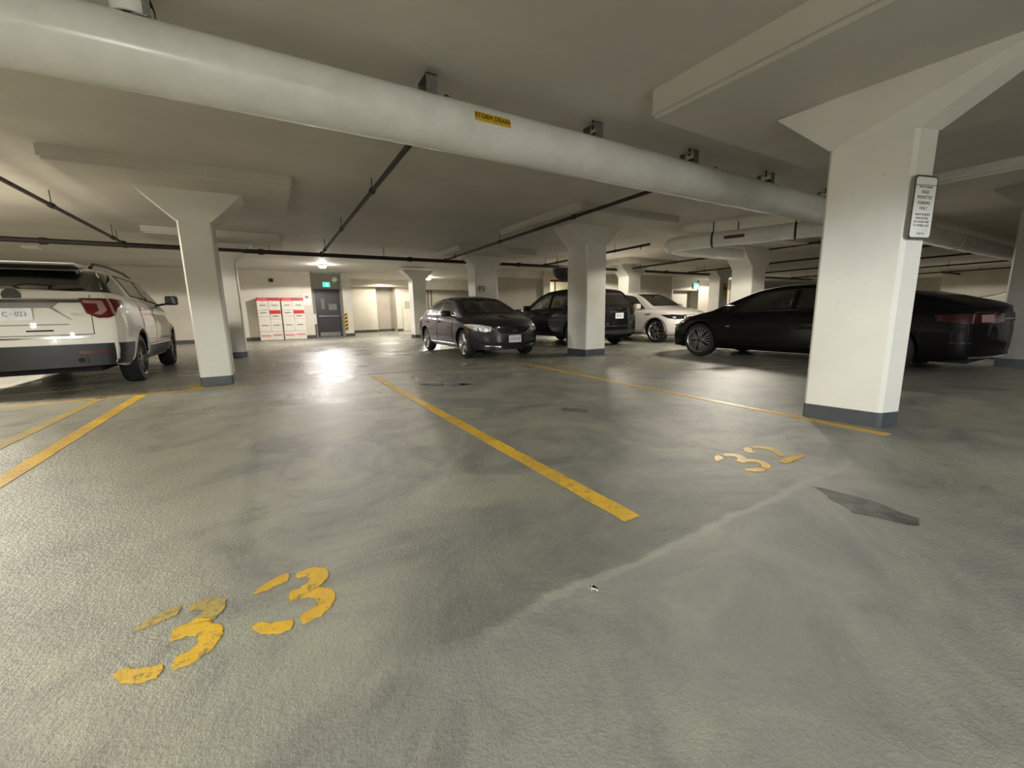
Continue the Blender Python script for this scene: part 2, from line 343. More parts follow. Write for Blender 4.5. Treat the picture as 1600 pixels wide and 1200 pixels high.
column(rect(19.6, 20.3, 12.6, 13.2), 2.5, 'x', 2.93, .14, panel=(18.6, 21.3, 11.6, 14.2), label='distant column with a yellow notice behind the black car')
column(rect(9.85, 10.45, 1.02, 1.62), 2.4, 'y', 2.72, .13, mat='colshade', panel=(8.7, 11.6, -.3, 2.9), label='unlit column at the right edge behind the black car, its shade painted in')
# marks on columns
m = frame((6.30, 12.594, 1.84), (1, 0, 0), (0, 0, 1)); t_ = empty('column_number', (6.3, 12.59, 1.84), 0, 'dark letters P3 painted on the column behind the dark sedan', 'sign')
text('P3', .26, .002, 'slot', 'lettering', t_, frame((0, 0, 0), (1, 0, 0), (0, 0, 1)))
t_ = empty('column_notice', (20.0, 12.59, 2.0), 0, 'small yellow notice on a distant column right of the far lamp', 'sign')
MB().bbox(-.16, .16, -.012, 0.0, -.35, .3, .005).build('board', 'yel', t_); MB().box(-.1, .1, -.018, -.013, -.05, .12).build('symbol', 'slot', t_)
# ------------------------------------------------------------------ pipes
PY, PZ, PR = 3.46, 2.55, .197
p = empty('storm_drain_pipe', (0, PY, PZ), 0, 'large glossy white storm drain pipe running across under the ceiling', 'pipe')
MB().tube([(x, 0, 0) for x in (-10.9, -4, 0, 4, 8, 14, 20, 30)], PR, 48).build('pipe_run', 'pipe', p, auto=40)
for x in (-3.2, 9.0, 15.0): MB().tube([(x-.09, 0, 0), (x+.09, 0, 0)], PR+.012, 40).build('coupling', 'pipe', p, auto=40)
tx, tz = 1.74, .0
ang = R(12); d = Vector((0, -math.cos(ang), math.sin(ang)))
lm = frame((1.74, d.y*(PR+.001), d.z*(PR+.001)), (1, 0, 0), (0, math.sin(ang), math.cos(ang)))
m = MB(); n = 8; h = .038; vs = []
for i in range(n+1):
    a = ang+(-h+2*h*i/n)/PR
    for x in (1.62, 1.96): vs.append((x, -math.cos(a)*(PR+.003), math.sin(a)*(PR+.003)))
m.add(vs, [(2*i, 2*i+1, 2*i+3, 2*i+2) for i in range(n)]); lb = m.build('label_band', 'yel', p, fix=False)
text('STORM DRAIN', .056, .001, 'blk', 'lettering', lb, frame((1.79, d.y*(PR+.007), d.z*(PR+.007)), (1, 0, 0), (0, math.sin(ang), math.cos(ang))), sx=.9)
for i, x in enumerate((-2.2, -.45, 1.3, 3.06, 4.6, 6.3, 8.1, 11.5)):
    hp = empty('pipe_hanger', (x, PY, PZ), 0, 'galvanised %s above the storm drain pipe, %s' % ('strap hanger', ['out of sight far left', 'just right of the frame corner', 'left of the yellow storm drain label', 'right of the yellow storm drain label', 'beside the near drop panel edge', 'close to the near column', 'hidden behind the near column', 'right of the near column'][i]), 'pipe hanger', 'strap hangers on the storm drain pipe')
    m = MB(); vs = []; N = 24; fs = []
    for k in range(N+1):
        a = math.pi*2*k/N
        for xx in (-.03, .03):
            for rr in (PR+.002, PR+.008): vs.append((xx, math.cos(a)*rr, math.sin(a)*rr))
    m = MB()
    for k in range(7):  # arch strap above the pipe
        a0 = R(55+k*10); a1 = R(65+k*10)
        if k < 7:
            q = [(PR+.004, a0), (PR+.012, a0), (PR+.012, a1), (PR+.004, a1)]
            m.add([(xx, math.cos(a)*r_, math.sin(a)*r_) for xx in (-.03, .03) for r_, a in q], [(0, 1, 2, 3), (7, 6, 5, 4), (0, 4, 5, 1), (1, 5, 6, 2), (2, 6, 7, 3), (3, 7, 4, 0)])
    m.build('strap', 'galv', hp); tz = ceil_z(PY)-PZ-.02; b = MB()
    for yy in (-.10, .092): b.box(-.045, .045, yy, yy+.008, PR-.03, tz-.03)
    b.box(-.045, .045, -.10, .10, tz-.038, tz-.03); b.build('clevis', 'galv', hp)
    MB().box(-.03, .03, -.09, .09, PR-.01, PR+.03).build('cushion', 'slot', hp)
    MB().tube([(0, 0, tz-.06), (0, 0, tz+.02)], .012, 8).build('rod', 'iron', hp)
# riser near the frame corner
r = empty('riser_pipe', (-.50, PY-.02, PZ+PR), 0, 'short white riser rising from the pipe to the ceiling at top left', 'pipe')
MB().tube([(0, 0, -.02), (0, 0, .158)], .085, 28).build('pipe_run', 'pipe', r, auto=40); MB().tube([(0, 0, -.02), (0, 0, .05)], .1, 28).build('coupling', 'pipe', r, auto=40)
# branch pipe with a long bend
b = empty('branch_drain_pipe', (9.0, 5.4, PZ), 0, 'white branch drain pipe with a rounded bend behind the near column', 'pipe')
P0 = Vector((9.95, 3.6, PZ)); P1 = Vector((8.55, 6.75, PZ)); pts = [P0, P0.lerp(P1, .5), P0.lerp(P1, .86)]
a = P0.lerp(P1, .92); bb = P1+Vector((.1, .25, 0)); cc = P1+Vector((1.1, .45, 0))
for k in range(1, 9):
    t = k/8; pts.append(a*(1-t)**2+(P1+Vector((-.12, .4, 0)))*2*t*(1-t)+cc*t*t)
pts.append(cc+Vector((2.4, 0, 0)))
MB().tube([q-Vector((9.0, 5.4, PZ)) for q in pts], .165, 36).build('pipe_run', 'pipe', b, auto=50)
q = P0.lerp(P1, .62); dv = (P1-P0).normalized(); nrm = Vector((-dv.y, dv.x, 0)); 
if nrm.x > 0: nrm = -nrm
mt = frame(q-Vector((9, 5.4, PZ))+nrm*.168, -dv, (0, 0, 1))
lb = MB().box(-.2, .2, -.035, .035, -.002, .004, mt).build('label_band', 'brownlab', b)
for t in (.3, .75):
    q = P0.lerp(P1, t); h = empty('pipe_hanger', q, math.atan2(dv.y, dv.x), 'thin hanger on the white branch drain pipe, %s' % ('near its joint' if t < .5 else 'near its bend'), 'pipe hanger')
    MB().tube([(-.02, 0, 0), (.02, 0, 0)], .172, 28).build('strap', 'iron', h); MB().tube([(0, 0, .16), (0, 0, ceil_z(q.y)-PZ)], .012, 8).build('rod', 'iron', h)
# sprinkler pipework
SZ = 2.74
def hang(x, y, z, par, ox, oy):
    MB().tube([(x-ox, y-oy, z), (x-ox, y-oy, ceil_z(y))], .007, 6).build('hanger_rod', 'iron', par)
sp = empty('sprinkler_main', (0, 0, 0), 0, 'dark iron sprinkler main crossing behind the columns', 'pipe')
MB().tube([(-10.5, 12.85, SZ), (-4.9, 12.87, SZ)], .075, 16).build('valve_pipe', 'iron', sp, auto=40)
MB().tube([(-10.8, 12.87, SZ), (10, 13.0, SZ), (24, 13.1, SZ), (30, 13.1, SZ)], .055, 16).build('pipe_run', 'iron', sp, auto=40)
for x in range(-9, 30, 3): hang(x+.2, 12.95, SZ, sp, 0, 0)
for x in range(-8, 28, 4): MB().tube([(x-.06, 12.95, SZ), (x+.06, 12.95, SZ)], .075, 12).build('coupling', 'iron', sp, auto=40)
for x, y0, w in ((-2.7, 1.0, 'slanting over the white sport utility'), (1.48, 3.5, 'left of the yellow storm drain label'), (5.2, 3.5, 'right of the yellow storm drain label'), (9.15, 8.0, 'above the middle column'), (13.45, 4.5, 'below the branch drain pipe'), (17.7, 4.0, 'behind the flared column'), (22.0, 3.5, 'just right of the near column'), (27.4, 3.5, 'lower, right of the near column'), (32.7, 4.5, 'lowest on the far right')):
    e = empty('sprinkler_branch', (x, 13, SZ+.04), 0, 'thin dark sprinkler branch pipe under the ceiling, '+w, 'pipe', 'sprinkler branch pipes')
    MB().tube([(0, 0, 0), (0, y0-13, 0)], .034 if x > 6 else .03, 12).build('pipe_run', 'iron', e, auto=40)
    k = 12.2
    MB().tube([(0, .05, -.04), (0, -.06, 0)], .062, 12).build('tee', 'iron', e, auto=40)
    while k > y0+.3:
        hang(x, k, 0, e, x, 13) if False else MB().tube([(0, k-13, 0), (0, k-13, ceil_z(k)-SZ-.04)], .007, 6).build('hanger_rod', 'iron', e)
        MB().tube([(0, k-13-.05, 0), (0, k-13+.05, 0)], .045, 10).build('clamp', 'iron', e, auto=40); k -= 2.9
    MB().tube([(0, y0-13+.3, 0), (0, y0-13+.3, -.09)], .012, 8).build('sprinkler_head', 'iron', e)
e = empty('sprinkler_main', (33, 7.9, SZ+.05), 0, 'second dark sprinkler main far right behind the black car', 'pipe'); MB().tube([(0, 0, 0), (12.9, 0, 0)], .06, 12).build('pipe_run', 'iron', e, auto=40)
# ------------------------------------------------------------------ lamps
for i, (x, y, dz, wt, colr, cone, lab) in enumerate(LAMPS):
    z = ceil_z(y)
    e = empty('ceiling_lamp', (x, y, z), 0, lab or 'unseen ceiling lamp, lighting %s' % ['', '', '', 'the ceiling above the white sport utility', 'the near floor from behind', 'the near column from the left', 'the black crossover, added as fill', 'the far lane on the right, added as fill', 'the back wall on the left, added as fill', 'the far bay, added as fill', 'the black car', 'the far right lane, added as fill', 'the far right end, added as fill', 'the near right floor, added as fill'][i], 'lamp', None if lab else 'lamps outside the frame')
    hz = 0 if dz < .3 else -dz+.1
    MB().bbox(-.16, .16, -.16, .16, hz-.06, hz, .012).build('housing', 'white', e)
    if hz: MB().tube([(0, 0, hz), (0, 0, 0)], .012, 8).build('rod', 'iron', e)
    if lab: MB().lathe([(.14, -.06), (.15, -.09), (.12, -.13), (.06, -.15), (.001, -.155)], 24, 'z').build('lens', 'lens', e, smooth=True)
    L = bpy.data.lights.new('bulb', 'SPOT'); L.energy = wt; L.color = colr; L.spot_size = R(cone); L.spot_blend = .06; L.shadow_soft_size = .10 if lab else .22
    o = bpy.data.objects.new('bulb', L); COL.objects.link(o); o.parent = e; o.location = (0, 0, -dz-.05)
    if lab or i == 3:
        L = bpy.data.lights.new('glow', 'POINT'); L.energy = 26 if lab else 90; L.color = colr; L.shadow_soft_size = .1
        o = bpy.data.objects.new('glow', L); COL.objects.link(o); o.parent = e; o.location = (0, 0, -.26)
e = empty('added_fill_lamp', (-2.2, Y0+.02, 1.9), 0, 'added fill lamp behind the viewpoint, brightening the storm drain pipe', 'lamp')  # unseen lamp added to brighten the drain pipe and near ceiling
MB().bbox(-.2, .2, 0, .1, -.12, .12, .02).build('housing', 'white', e)
L = bpy.data.lights.new('bulb', 'POINT'); L.energy = 120; L.color = (1, 1, .97); L.shadow_soft_size = .15; o = bpy.data.objects.new('bulb', L); COL.objects.link(o); o.parent = e; o.location = (0, .3, 0)
# ------------------------------------------------------------------ markings on the floor
def strip(x0, y0, x1, y1, w, mat, label, name='parking_line', cat='line', group=None, z=.0025):
    a = Vector((x0, y0)); b = Vector((x1, y1)); L = (b-a).length; d = (b-a).normalized(); n = Vector((-d.y, d.x)); N = max(8, int(L*9)); rnd = random.Random(int(x0*100+y0*10)); le = []; ri = []
    for i in range(N+1):
        c = a+d*L*i/N; le.append(c+n*(w/2+rnd.uniform(-.0035, .0035))); ri.append(c-n*(w/2+rnd.uniform(-.0035, .0035)))
    m = MB(); k = len(le); m.add([(p.x-x0, p.y-y0, zz) for zz in (0, z) for p in le+ri], [])
    for i in range(N):
        m.f += [(2*k+i, 2*k+i+1, 3*k+i+1, 3*k+i), (i, i+k, i+k+1, i+1), (i, i+1, 2*k+i+1, 2*k+i), (k+i, 3*k+i, 3*k+i+1, k+i+1)]
    m.f += [(0, 2*k, 3*k, k), (N, k+N, 3*k+N, 2*k+N)]
    o = m.build(name, mat, None, loc=(x0, y0, .0008)); tag(o, label, cat, group); return o
strip(1.40, 1.27, 1.415, 7.0, .10, 'paint', 'broad yellow stall line running down the middle from near to far')
strip(4.02, 1.12, 4.13, 4.0, .075, 'paint', 'yellow stall line passing the foot of the near white column')
strip(4.13, 4.0, 4.31, 6.95, .085, 'paint', 'far stretch of the yellow stall line beyond the near column')
strip(4.62, 5.3, 4.75, 6.95, .07, 'faint', 'faded doubled line stretch beside the far right stall line')
strip(-1.60, 7.38, -1.57, 3.0, .12, 'paint', 'broad yellow stall line on the left, left of number 33')
strip(-2.02, 7.32, -2.0, 3.6, .11, 'faint', 'faded older yellow line left of the left stall line')
strip(-7.0, 6.98, .05, 7.40, .05, 'paint', 'thin yellow stall end line running past the left column foot')
strip(.05, 7.40, 4.31, 6.96, .05, 'faint', 'faint yellow stall end line in front of the dark sedan')
m = MB().prism([(-1.17, 7.44), (-.93, 7.47), (-1.0, 7.60), (-1.0, 8.05)], .001, .0035); o = m.build('painted_triangle', 'paint'); tag(o, 'small yellow painted triangle at the left column foot', 'marking')
strip(-6.0, 8.3, -2.4, 8.55, .08, 'faint', 'faded yellow line under the white sport utility')
strip(4.75, 4.9, 7.6, 3.5, .06, 'faint', 'pale worn line between the stall line and the black car')
D3 = [[(.0, .79), (.12, .91), (.30, .98), (.44, 1), (.44, .86), (.30, .82), (.16, .78)],
      [(.56, .94), (.68, .96), (.84, .94), (.97, .84), (.98, .70), (.86, .56), (.82, .52), (.97, .42), (1.0, .28), (.92, .12), (.78, .03), (.56, 0), (.56, .15), (.70, .19), (.76, .28), (.72, .38), (.60, .43), (.44, .43), (.44, .60), (.58, .62), (.70, .68), (.72, .77), (.66, .82), (.56, .83)],
      [(.0, .22), (.10, .25), (.22, .17), (.44, .13), (.44, 0), (.26, 0), (.08, .09)]]
D2 = [[(.0, .80), (.10, .92), (.26, .99), (.44, 1), (.44, .86), (.32, .84), (.24, .78), (.20, .70), (.04, .74)],
      [(.56, .99), (.76, .94), (.94, .82), (.98, .66), (.90, .52), (.76, .38), (.58, .26), (.44, .27), (.52, .40), (.66, .52), (.74, .64), (.72, .76), (.64, .83), (.56, .85)],
      [(.0, 0), (0, .14), (1, .14), (1, 0)]]
def rough(poly, sc=1, j=.004):
    P = [Vector(p) for p in poly]; n = len(P); out = []; rr = random.Random(n*7+int(poly[0][0]*1000))
    for i in range(n):
        a, b, c_, d_ = P[i-1], P[i], P[(i+1) % n], P[(i+2) % n]; sharp = (c_-b).length > .35
        for k in range(6):
            t = k/6; lin = b.lerp(c_, t)
            q = .5*((2*b)+(c_-a)*t+(2*a-5*b+4*c_-d_)*t*t+(3*b-a-3*c_+d_)*t**3); q = lin.lerp(q, .5)
            out.append((q.x+rr.uniform(-j, j)*3, q.y+rr.uniform(-j, j)*3))
    return out
def digit(strokes, x, y, w, h, label, group, mats=('paint',)*3):
    e = empty('painted_digit', (x, y, .0008), 0, label, 'number', group)
    for st, mt in zip(strokes, mats):
        MB().prism([(u*w, v*h) for u, v in rough(st)], 0, .0025).build('stroke', mt, e)
D3w = [D3[0], [(.56, .94), (.68, .96), (.84, .94), (.97, .84), (.98, .70), (.86, .56), (.70, .68), (.72, .77), (.66, .82), (.56, .83)],
       [(.855, .555), (.82, .52), (.97, .42), (1.0, .28), (.92, .12), (.78, .03), (.56, 0), (.56, .15), (.70, .19), (.76, .28), (.72, .38), (.60, .43), (.44, .43), (.44, .60), (.58, .62), (.695, .675)], D3[2]]
digit(D3w, -.48, 1.36, .25, .33, 'left digit 3 of the yellow stencilled 33, top worn away', None, ('faint', 'faint', 'paint', 'paint'))
digit(D3, -.15, 1.36, .25, .33, 'right digit 3 of the yellow stencilled 33, crisp', None)
digit(D3, 2.43, 1.25, .24, .32, 'rounded left figure of the yellow stencilled 32 before the near column', None)
digit(D2, 2.75, 1.24, .24, .31, 'right figure of the yellow stencilled 32, with a flat foot bar', None)
def blob(name, poly, mat, label, cat, h=.002):
    cx = sum(p[0] for p in poly)/len(poly); cy = sum(p[1] for p in poly)/len(poly); rr = random.Random(len(label)); out = []
    for i, p in enumerate(poly):
        q = poly[(i+1) % len(poly)]
        for k in range(5):
            t = k/5; out.append((p[0]+(q[0]-p[0])*t-cx+rr.uniform(-.012, .012), p[1]+(q[1]-p[1])*t-cy+rr.uniform(-.012, .012)))
    o = MB().prism(out, 0, h).build(name, mat, loc=(cx, cy, .0006)); return tag(o, label, cat)
blob('puddle', [(2.1+.40*math.cos(t)*.79+.09*math.sin(t)*.61, 5.46-.40*math.cos(t)*.61+.09*math.sin(t)*.79) for t in [math.pi*k/5 for k in range(10)]], 'water', 'small dark puddle on the floor beyond the middle line', 'puddle')
blob('floor_patch', [(2.44, 3.2), (2.62, 3.0), (2.72, 3.1), (2.56, 3.3)], 'oil', 'small dark rectangular patch on the floor in stall 32', 'patch')
blob('oil_stain', [(2.33, .74), (2.42, .52), (2.50, .56), (2.56, .78), (2.50, .98), (2.44, .9)], 'oil', 'dark elongated stain on the near floor at right', 'stain', .001)
blob('litter_scrap', [(.89, .985), (.91, .98), (.905, 1.0), (.89, 1.005)], 'paper', 'tiny white scrap on the near floor', 'litter', .003)
blob('litter_scrap', [(5.9, 5.6), (5.93, 5.6), (5.93, 5.64), (5.9, 5.64)], 'paper', 'tiny white scrap near the middle column', 'litter', .004)
# ------------------------------------------------------------------ parking sign on the near column
nx = Vector((.21, -.06, 0)).normalized(); cen = Vector((4.305, 1.21, 1.70))-Vector((.06, .21, 0)).normalized()*.022
s = empty('parking_sign', cen, 0, 'narrow white permit parking sign fixed to the near column', 'sign')
F = frame((0, 0, 0), nx, (0, 0, 1))
def rrect(w, h, r, n=5): return [(sx*(w/2-r)+r*math.cos(a), sy*(h/2-r)+r*math.sin(a)) for (sx, sy, a0) in ((1, 1, 0), (-1, 1, 90), (-1, -1, 180), (1, -1, 270)) for a in [R(a0+90*k/n) for k in range(n+1)]]
SW, SH = .225, .44
MB().prism(rrect(SW+.014, SH+.014, .03), -.004, .0015, F).build('backing', 'galv', s)
MB().prism(rrect(SW, SH, .026), .0015, .003, F).build('border', 'slot', s); MB().prism(rrect(SW-.014, SH-.014, .022), .003, .0042, F).build('panel', 'white', s)
MB().box(-SW/2+.007, SW/2-.007, .155, .159, .0043, .005, F).build('rule', 'slot', s)
for body, z, sz in (('PRIVATE PARKING', .143, .019), ('VALID', .108, .034), ('PERMITTED', .070, .034), ('PARKING', .032, .034), ('ONLY', -.006, .034), ('UNAUTHORIZED', -.05, .022), ('VEHICLES WILL', -.076, .022), ('BE TAGGED AND', -.102, .022), ('TO OWNER COST', -.128, .022), ('THANK YOU', -.185, .015)):
    text(body, sz, .0005, 'slot', 'lettering', s, F @ Matrix.Translation((0, z, .0048)), sx=.9)
# ------------------------------------------------------------------ lockers
def locker(x, label):
    e = empty('parcel_locker', (x, 22.0, 0), 0, label, 'locker', 'parcel lockers by the exit door'); w = .94
    def Z(py): return 1.97*(1160-py)/600
    MB().bbox(-w/2, w/2, 0.02, .5, .01, Z(562), .008).build('body', 'cream', e)
    MB().box(-w/2, w/2, -.012, .02, Z(603), Z(562)).build('header', 'red', e)
    MB().box(-w/2+.08, -w/2+.42, -.015, -.0121, Z(590), Z(576)).build('header_print', 'pinkred', e); MB().box(.02, .34, -.015, -.0121, Z(592), Z(574)).build('header_print', 'plateblue', e)
    lx = [(-w/2+.012, -.008), (.008, w/2-.012)]
    doors = [(0, 735, 612, 668), (0, 818, 740, 772), (0, 1032, 822, 945), (1, 735, 612, 668), (1, 860, 790, 820), (1, 1032, 865, 945)]
    for sd, a, b_, hz in doors:
        x0, x1 = lx[sd]; d = MB().bbox(x0, x1, -.008, .03, Z(a), Z(b_), .006).build('door', 'cream', e)
        MB().prism([(x0+.1, Z(hz)-.018), (x0+.3, Z(hz)-.012), (x1-.05, Z(hz)-.008), (x0+.3, Z(hz)+.016), (x0+.1, Z(hz)+.014)], .009, .016, frame((0, 0, 0), (1, 0, 0), (0, 0, 1))).build('handle', 'slot', d)
    MB().box(lx[1][0], lx[1][1], -.012, .02, Z(784), Z(740)).build('control_panel', 'red', e)
    pl = MB().bbox(-w/2+.005, w/2-.005, -.004, .03, .02, Z(1040), .006).build('plinth', 'cream', e)
    MB().box(-w/2+.04, -.05, -.010, -.0045, Z(1100), Z(1080)).build('stripe', 'pinkred', e); MB().box(.04, w/2-.06, -.010, -.0045, Z(1095), Z(1076)).build('stripe', 'pinkred', e)
    MB().tube([(0, -.004, Z(1088)), (0, -.012, Z(1088))], .03, 12).build('emblem', 'white', e)
locker(.05, 'cream and red parcel locker, left of the pair'); locker(1.03, 'cream and red parcel locker, right of the pair beside the notice')
e = empty('notice_sheets', (1.68, 22.545, 0), 0, 'white notice sheets pinned between the lockers and the exit door', 'notice')
for x0, x1, z0, z1 in ((-.14, .0, 1.62, 2.2), (.02, .18, 1.62, 2.2)): MB().box(x0, x1, -.006, 0, z0, z1).build('sheet', 'paper', e)
MB().box(-.06, .1, -.009, -.0065, 1.95, 2.08).build('diagram', 'visor', e)
e = empty('security_camera', (.27, 22.54, 2.78), 0, 'small dark security camera high above the lockers', 'camera')
MB().bbox(-.09, .09, -.16, -.02, -.08, .07, .02).build('body', 'slot', e); MB().tube([(0, 0, 0), (0, -.03, 0)], .05, 16).build('mount', 'iron', e); MB().tube([(0, -.16, 0), (0, -.18, 0)], .04, 16).build('lens', 'blk', e)
# ------------------------------------------------------------------ exit door
e = empty('door_1', (2.78, 23.88, 0), 0, 'charcoal exit door with push bar at the back', None, None, 'structure')
MB().box(-.60, -.55, -.06, .0, .0, 2.48).box(.55, .60, -.06, .0, 0, 2.48).box(-.6, .6, -.06, 0, 2.42, 2.48).build('door_frame', 'doorgrey', e)
lf = MB().bbox(-.545, .545, -.03, .012, .01, 2.41, .004).build('door_leaf', 'doorgrey', e)
MB().box(-.33, -.17, -.036, -.031, 1.45, 2.0).build('vision_panel', 'wire', lf); MB().box(.02, .42, -.038, -.031, 1.4, 1.72).build('notice', 'wire', lf)
MB().bbox(-.5, .5, -.11, -.06, 1.05, 1.11, .01).build('push_bar', 'steel', lf); MB().box(-.5, .5, -.036, -.031, .03, .23).build('kick_plate', 'steel', lf)
MB().box(-.48, -.44, -.1, -.03, 1.04, 1.12).box(.44, .48, -.1, -.03, 1.04, 1.12).build('bracket', 'steel', lf)
e = empty('exit_sign', (2.78, 23.86, 2.72), 0, 'green running figure exit sign above the charcoal door', 'sign')
MB().bbox(-.18, .18, -.05, .0, -.13, .13, .01).build('housing', 'white', e); MB().box(-.165, .165, -.056, -.051, -.115, .115).build('panel', 'green', e)
MB().add([(-.02, -.06, -.07), (.02, -.06, 0), (0, -.06, .05), (.05, -.06, .05), (.09, -.06, -.08), (.05, -.06, -.01)], [(0, 1, 2, 3, 5, 4)]).build('pictogram', 'signwhite', e, fix=False)
e = empty('exit_sign', (27.6, 19.66, 2.75), 0, 'distant green exit sign over the bay behind the white crossover', 'sign')
MB().bbox(-.3, .3, -.05, .0, -.2, .2, .01).build('housing', 'white', e); MB().box(-.28, .28, -.056, -.051, -.18, .18).build('panel', 'green', e); MB().box(-.1, .16, -.062, -.057, -.14, .1).build('pictogram', 'signwhite', e)
e = empty('emergency_light', (3.0, 22.3, 2.86), 0, 'small white twin head emergency light right of the first lamp', 'lamp')
MB().tube([(0, 0, 0), (0, 0, ceil_z(22.3)-2.88)], .012, 8).build('rod', 'galv', e)
MB().bbox(-.09, .09, -.06, .06, -.1, .1, .02).build('body', 'white', e)
for sx in (-1, 1): MB().tube([(sx*.07, -.05, .0), (sx*.09, -.13, -.03)], .045, 14).build('head', 'white', e)
e = empty('hazard_board', (3.48, 22.96, .75), 0, 'yellow and black striped hazard board on the jamb beside the exit door', 'sign')
MB().bbox(-.07, .07, -.012, 0, -.44, .44, .004).build('board', 'yel', e)
for k in range(5):
    z = -.38+k*.18; MB().add([(-.07, -.0135, z-.03), (.07, -.0135, z+.05), (.07, -.0135, z+.13), (-.07, -.0135, z+.05)], [(0, 1, 2, 3)]).build('stripe', 'blk', e, fix=False)
e = empty('hand_dryer_box', (1.95, 22.9, 1.0), 0, 'small white wall box on the corner left of the exit door', 'box')
MB().bbox(0, .12, -.1, .1, -.32, .2, .01).build('body', 'white', e); MB().tube([(.06, 0, -.32), (.06, 0, -1.0)], .02, 8).build('conduit', 'steel', e)
# red framed lobby window
e = empty('window_1', (13.8, 18.3, 0), 0, None, None, None, 'structure')
MB().box(-.88, .9, -.04, .04, 2.66, 2.78).box(-.88, -.8, -.04, .04, .0, 2.66).box(.82, .9, -.04, .04, 0, 2.66).build('frame', 'frame_red', e)
MB().box(-.22, -.16, -.03, .03, 0, 2.66).build('mullion', 'frame_red', e); MB().box(-.8, -.22, -.005, .005, 0, 2.66).build('pane', 'glassd', e); MB().box(-.16, .82, -.005, .005, 0, 2.66).build('pane', 'glassd', e)
e = empty('ceiling_lamp', (14.0, 19.4, ceil_z(19.4)), 0, 'bright lobby lamp glowing behind the red framed window', 'lamp')
MB().bbox(-.4, .4, -.12, .12, -.06, 0, .01).build('housing', 'white', e); MB().bbox(-.36, .36, -.1, .1, -.1, -.06, .01).build('lens', 'lens', e)
L = bpy.data.lights.new('bulb', 'AREA'); L.energy = 150; L.color = (1, .97, .85); L.size = .8; o = bpy.data.objects.new('bulb', L); COL.objects.link(o); o.parent = e; o.location = (0, 0, -.14)
# conduits beneath the second lamp
e = empty('wall_conduits', (9.8, 27.85, 0), 0, 'pair of dark vertical conduits under the second lamp', 'pipe')
for x in (-.1, .15): MB().tube([(x, 0, 1.2), (x, 0, 2.85)], .035, 10).build('conduit', 'iron', e)
# dark half-round convex mirror back hung from the sprinkler main
e = empty('traffic_mirror', (9.98, 12.75, 2.66), R(-38), 'dark half-round traffic mirror dome hanging left of the middle column', 'mirror')
m = MB(); vs = [(0, .18, 0)]; fs = []; NA, NB = 20, 8
rows = []
for j in range(NB+1):
    ph = math.pi/2*j/NB; row = []
    for i in range(NA+1):
        th = math.pi+math.pi*i/NA; r_ = .5*math.cos(ph) if True else 0
        row.append((r_*math.cos(th), -.28*math.sin(ph), .5*math.cos(ph)*math.sin(th)*1.0))
    rows.append(row)
for j in range(NB):
    for i in range(NA): m.add([rows[j][i], rows[j][i+1], rows[j+1][i+1], rows[j+1][i]], [(0, 1, 2, 3)])
m.build('dome', 'slot', e, smooth=True); MB().prism([(.5*math.cos(math.pi+math.pi*i/20), .5*math.sin(math.pi+math.pi*i/20)) for i in range(21)], -.01, .0, frame((0, 0, 0), (1, 0, 0), (0, 0, 1))).build('back_plate', 'slot', e)
MB().tube([(-.3, .0, -.02), (-.3, 0, ceil_z(12.7)-2.68)], .012, 6).tube([(.3, 0, -.02), (.3, 0, ceil_z(12.7)-2.68)], .012, 6).build('bracket', 'iron', e)
# bicycles far right
def bike(x, y, rz, label):
    e = empty('bicycle', (x, y, 0), rz, label, 'bicycle', 'bicycles against the far right walls')
    for wx in (-.5, .5):
        w = MB().lathe([(.31, -.018), (.345, -.018), (.345, .018), (.31, .018), (.31, -.018)], 28, 'y', (wx, 0, .345)).build('wheel', 'tire', e)
        m = MB()
        for k in range(10): a = math.pi*2*k/10; m.tube([(wx, 0, .345), (wx+.31*math.cos(a), 0, .345+.31*math.sin(a))], .004, 4)
        m.build('spokes', 'steel', w)
    m = MB()
    for a, b_ in (((-.5, 0, .345), (-.15, 0, .35)), ((-.5, 0, .345), (-.22, 0, .8)), ((-.15, 0, .3), (-.25, 0, .95)), ((-.15, 0, .3), (.36, 0, .8)), ((-.22, 0, .82), (.34, 0, .88)), ((.33, 0, .98), (.5, 0, .345))): m.tube([a, b_], .018, 8)
    m.build('frame', 'slot', e); MB().tube([(.3, -.28, 1.05), (.33, 0, .98), (.3, .28, 1.05)], .014, 8).build('handlebar', 'slot', e); MB().bbox(-.38, -.12, -.07, .07, .95, 1.0, .02).build('saddle', 'slot', e)
    return e
bike(23.9, 16.9, R(70), 'dark bicycle standing on end beyond the white crossover bonnet').rotation_euler[1] = R(-80)
bike(27.0, 16.0, R(15), 'dark bicycle with raised handlebar behind the black car bonnet')
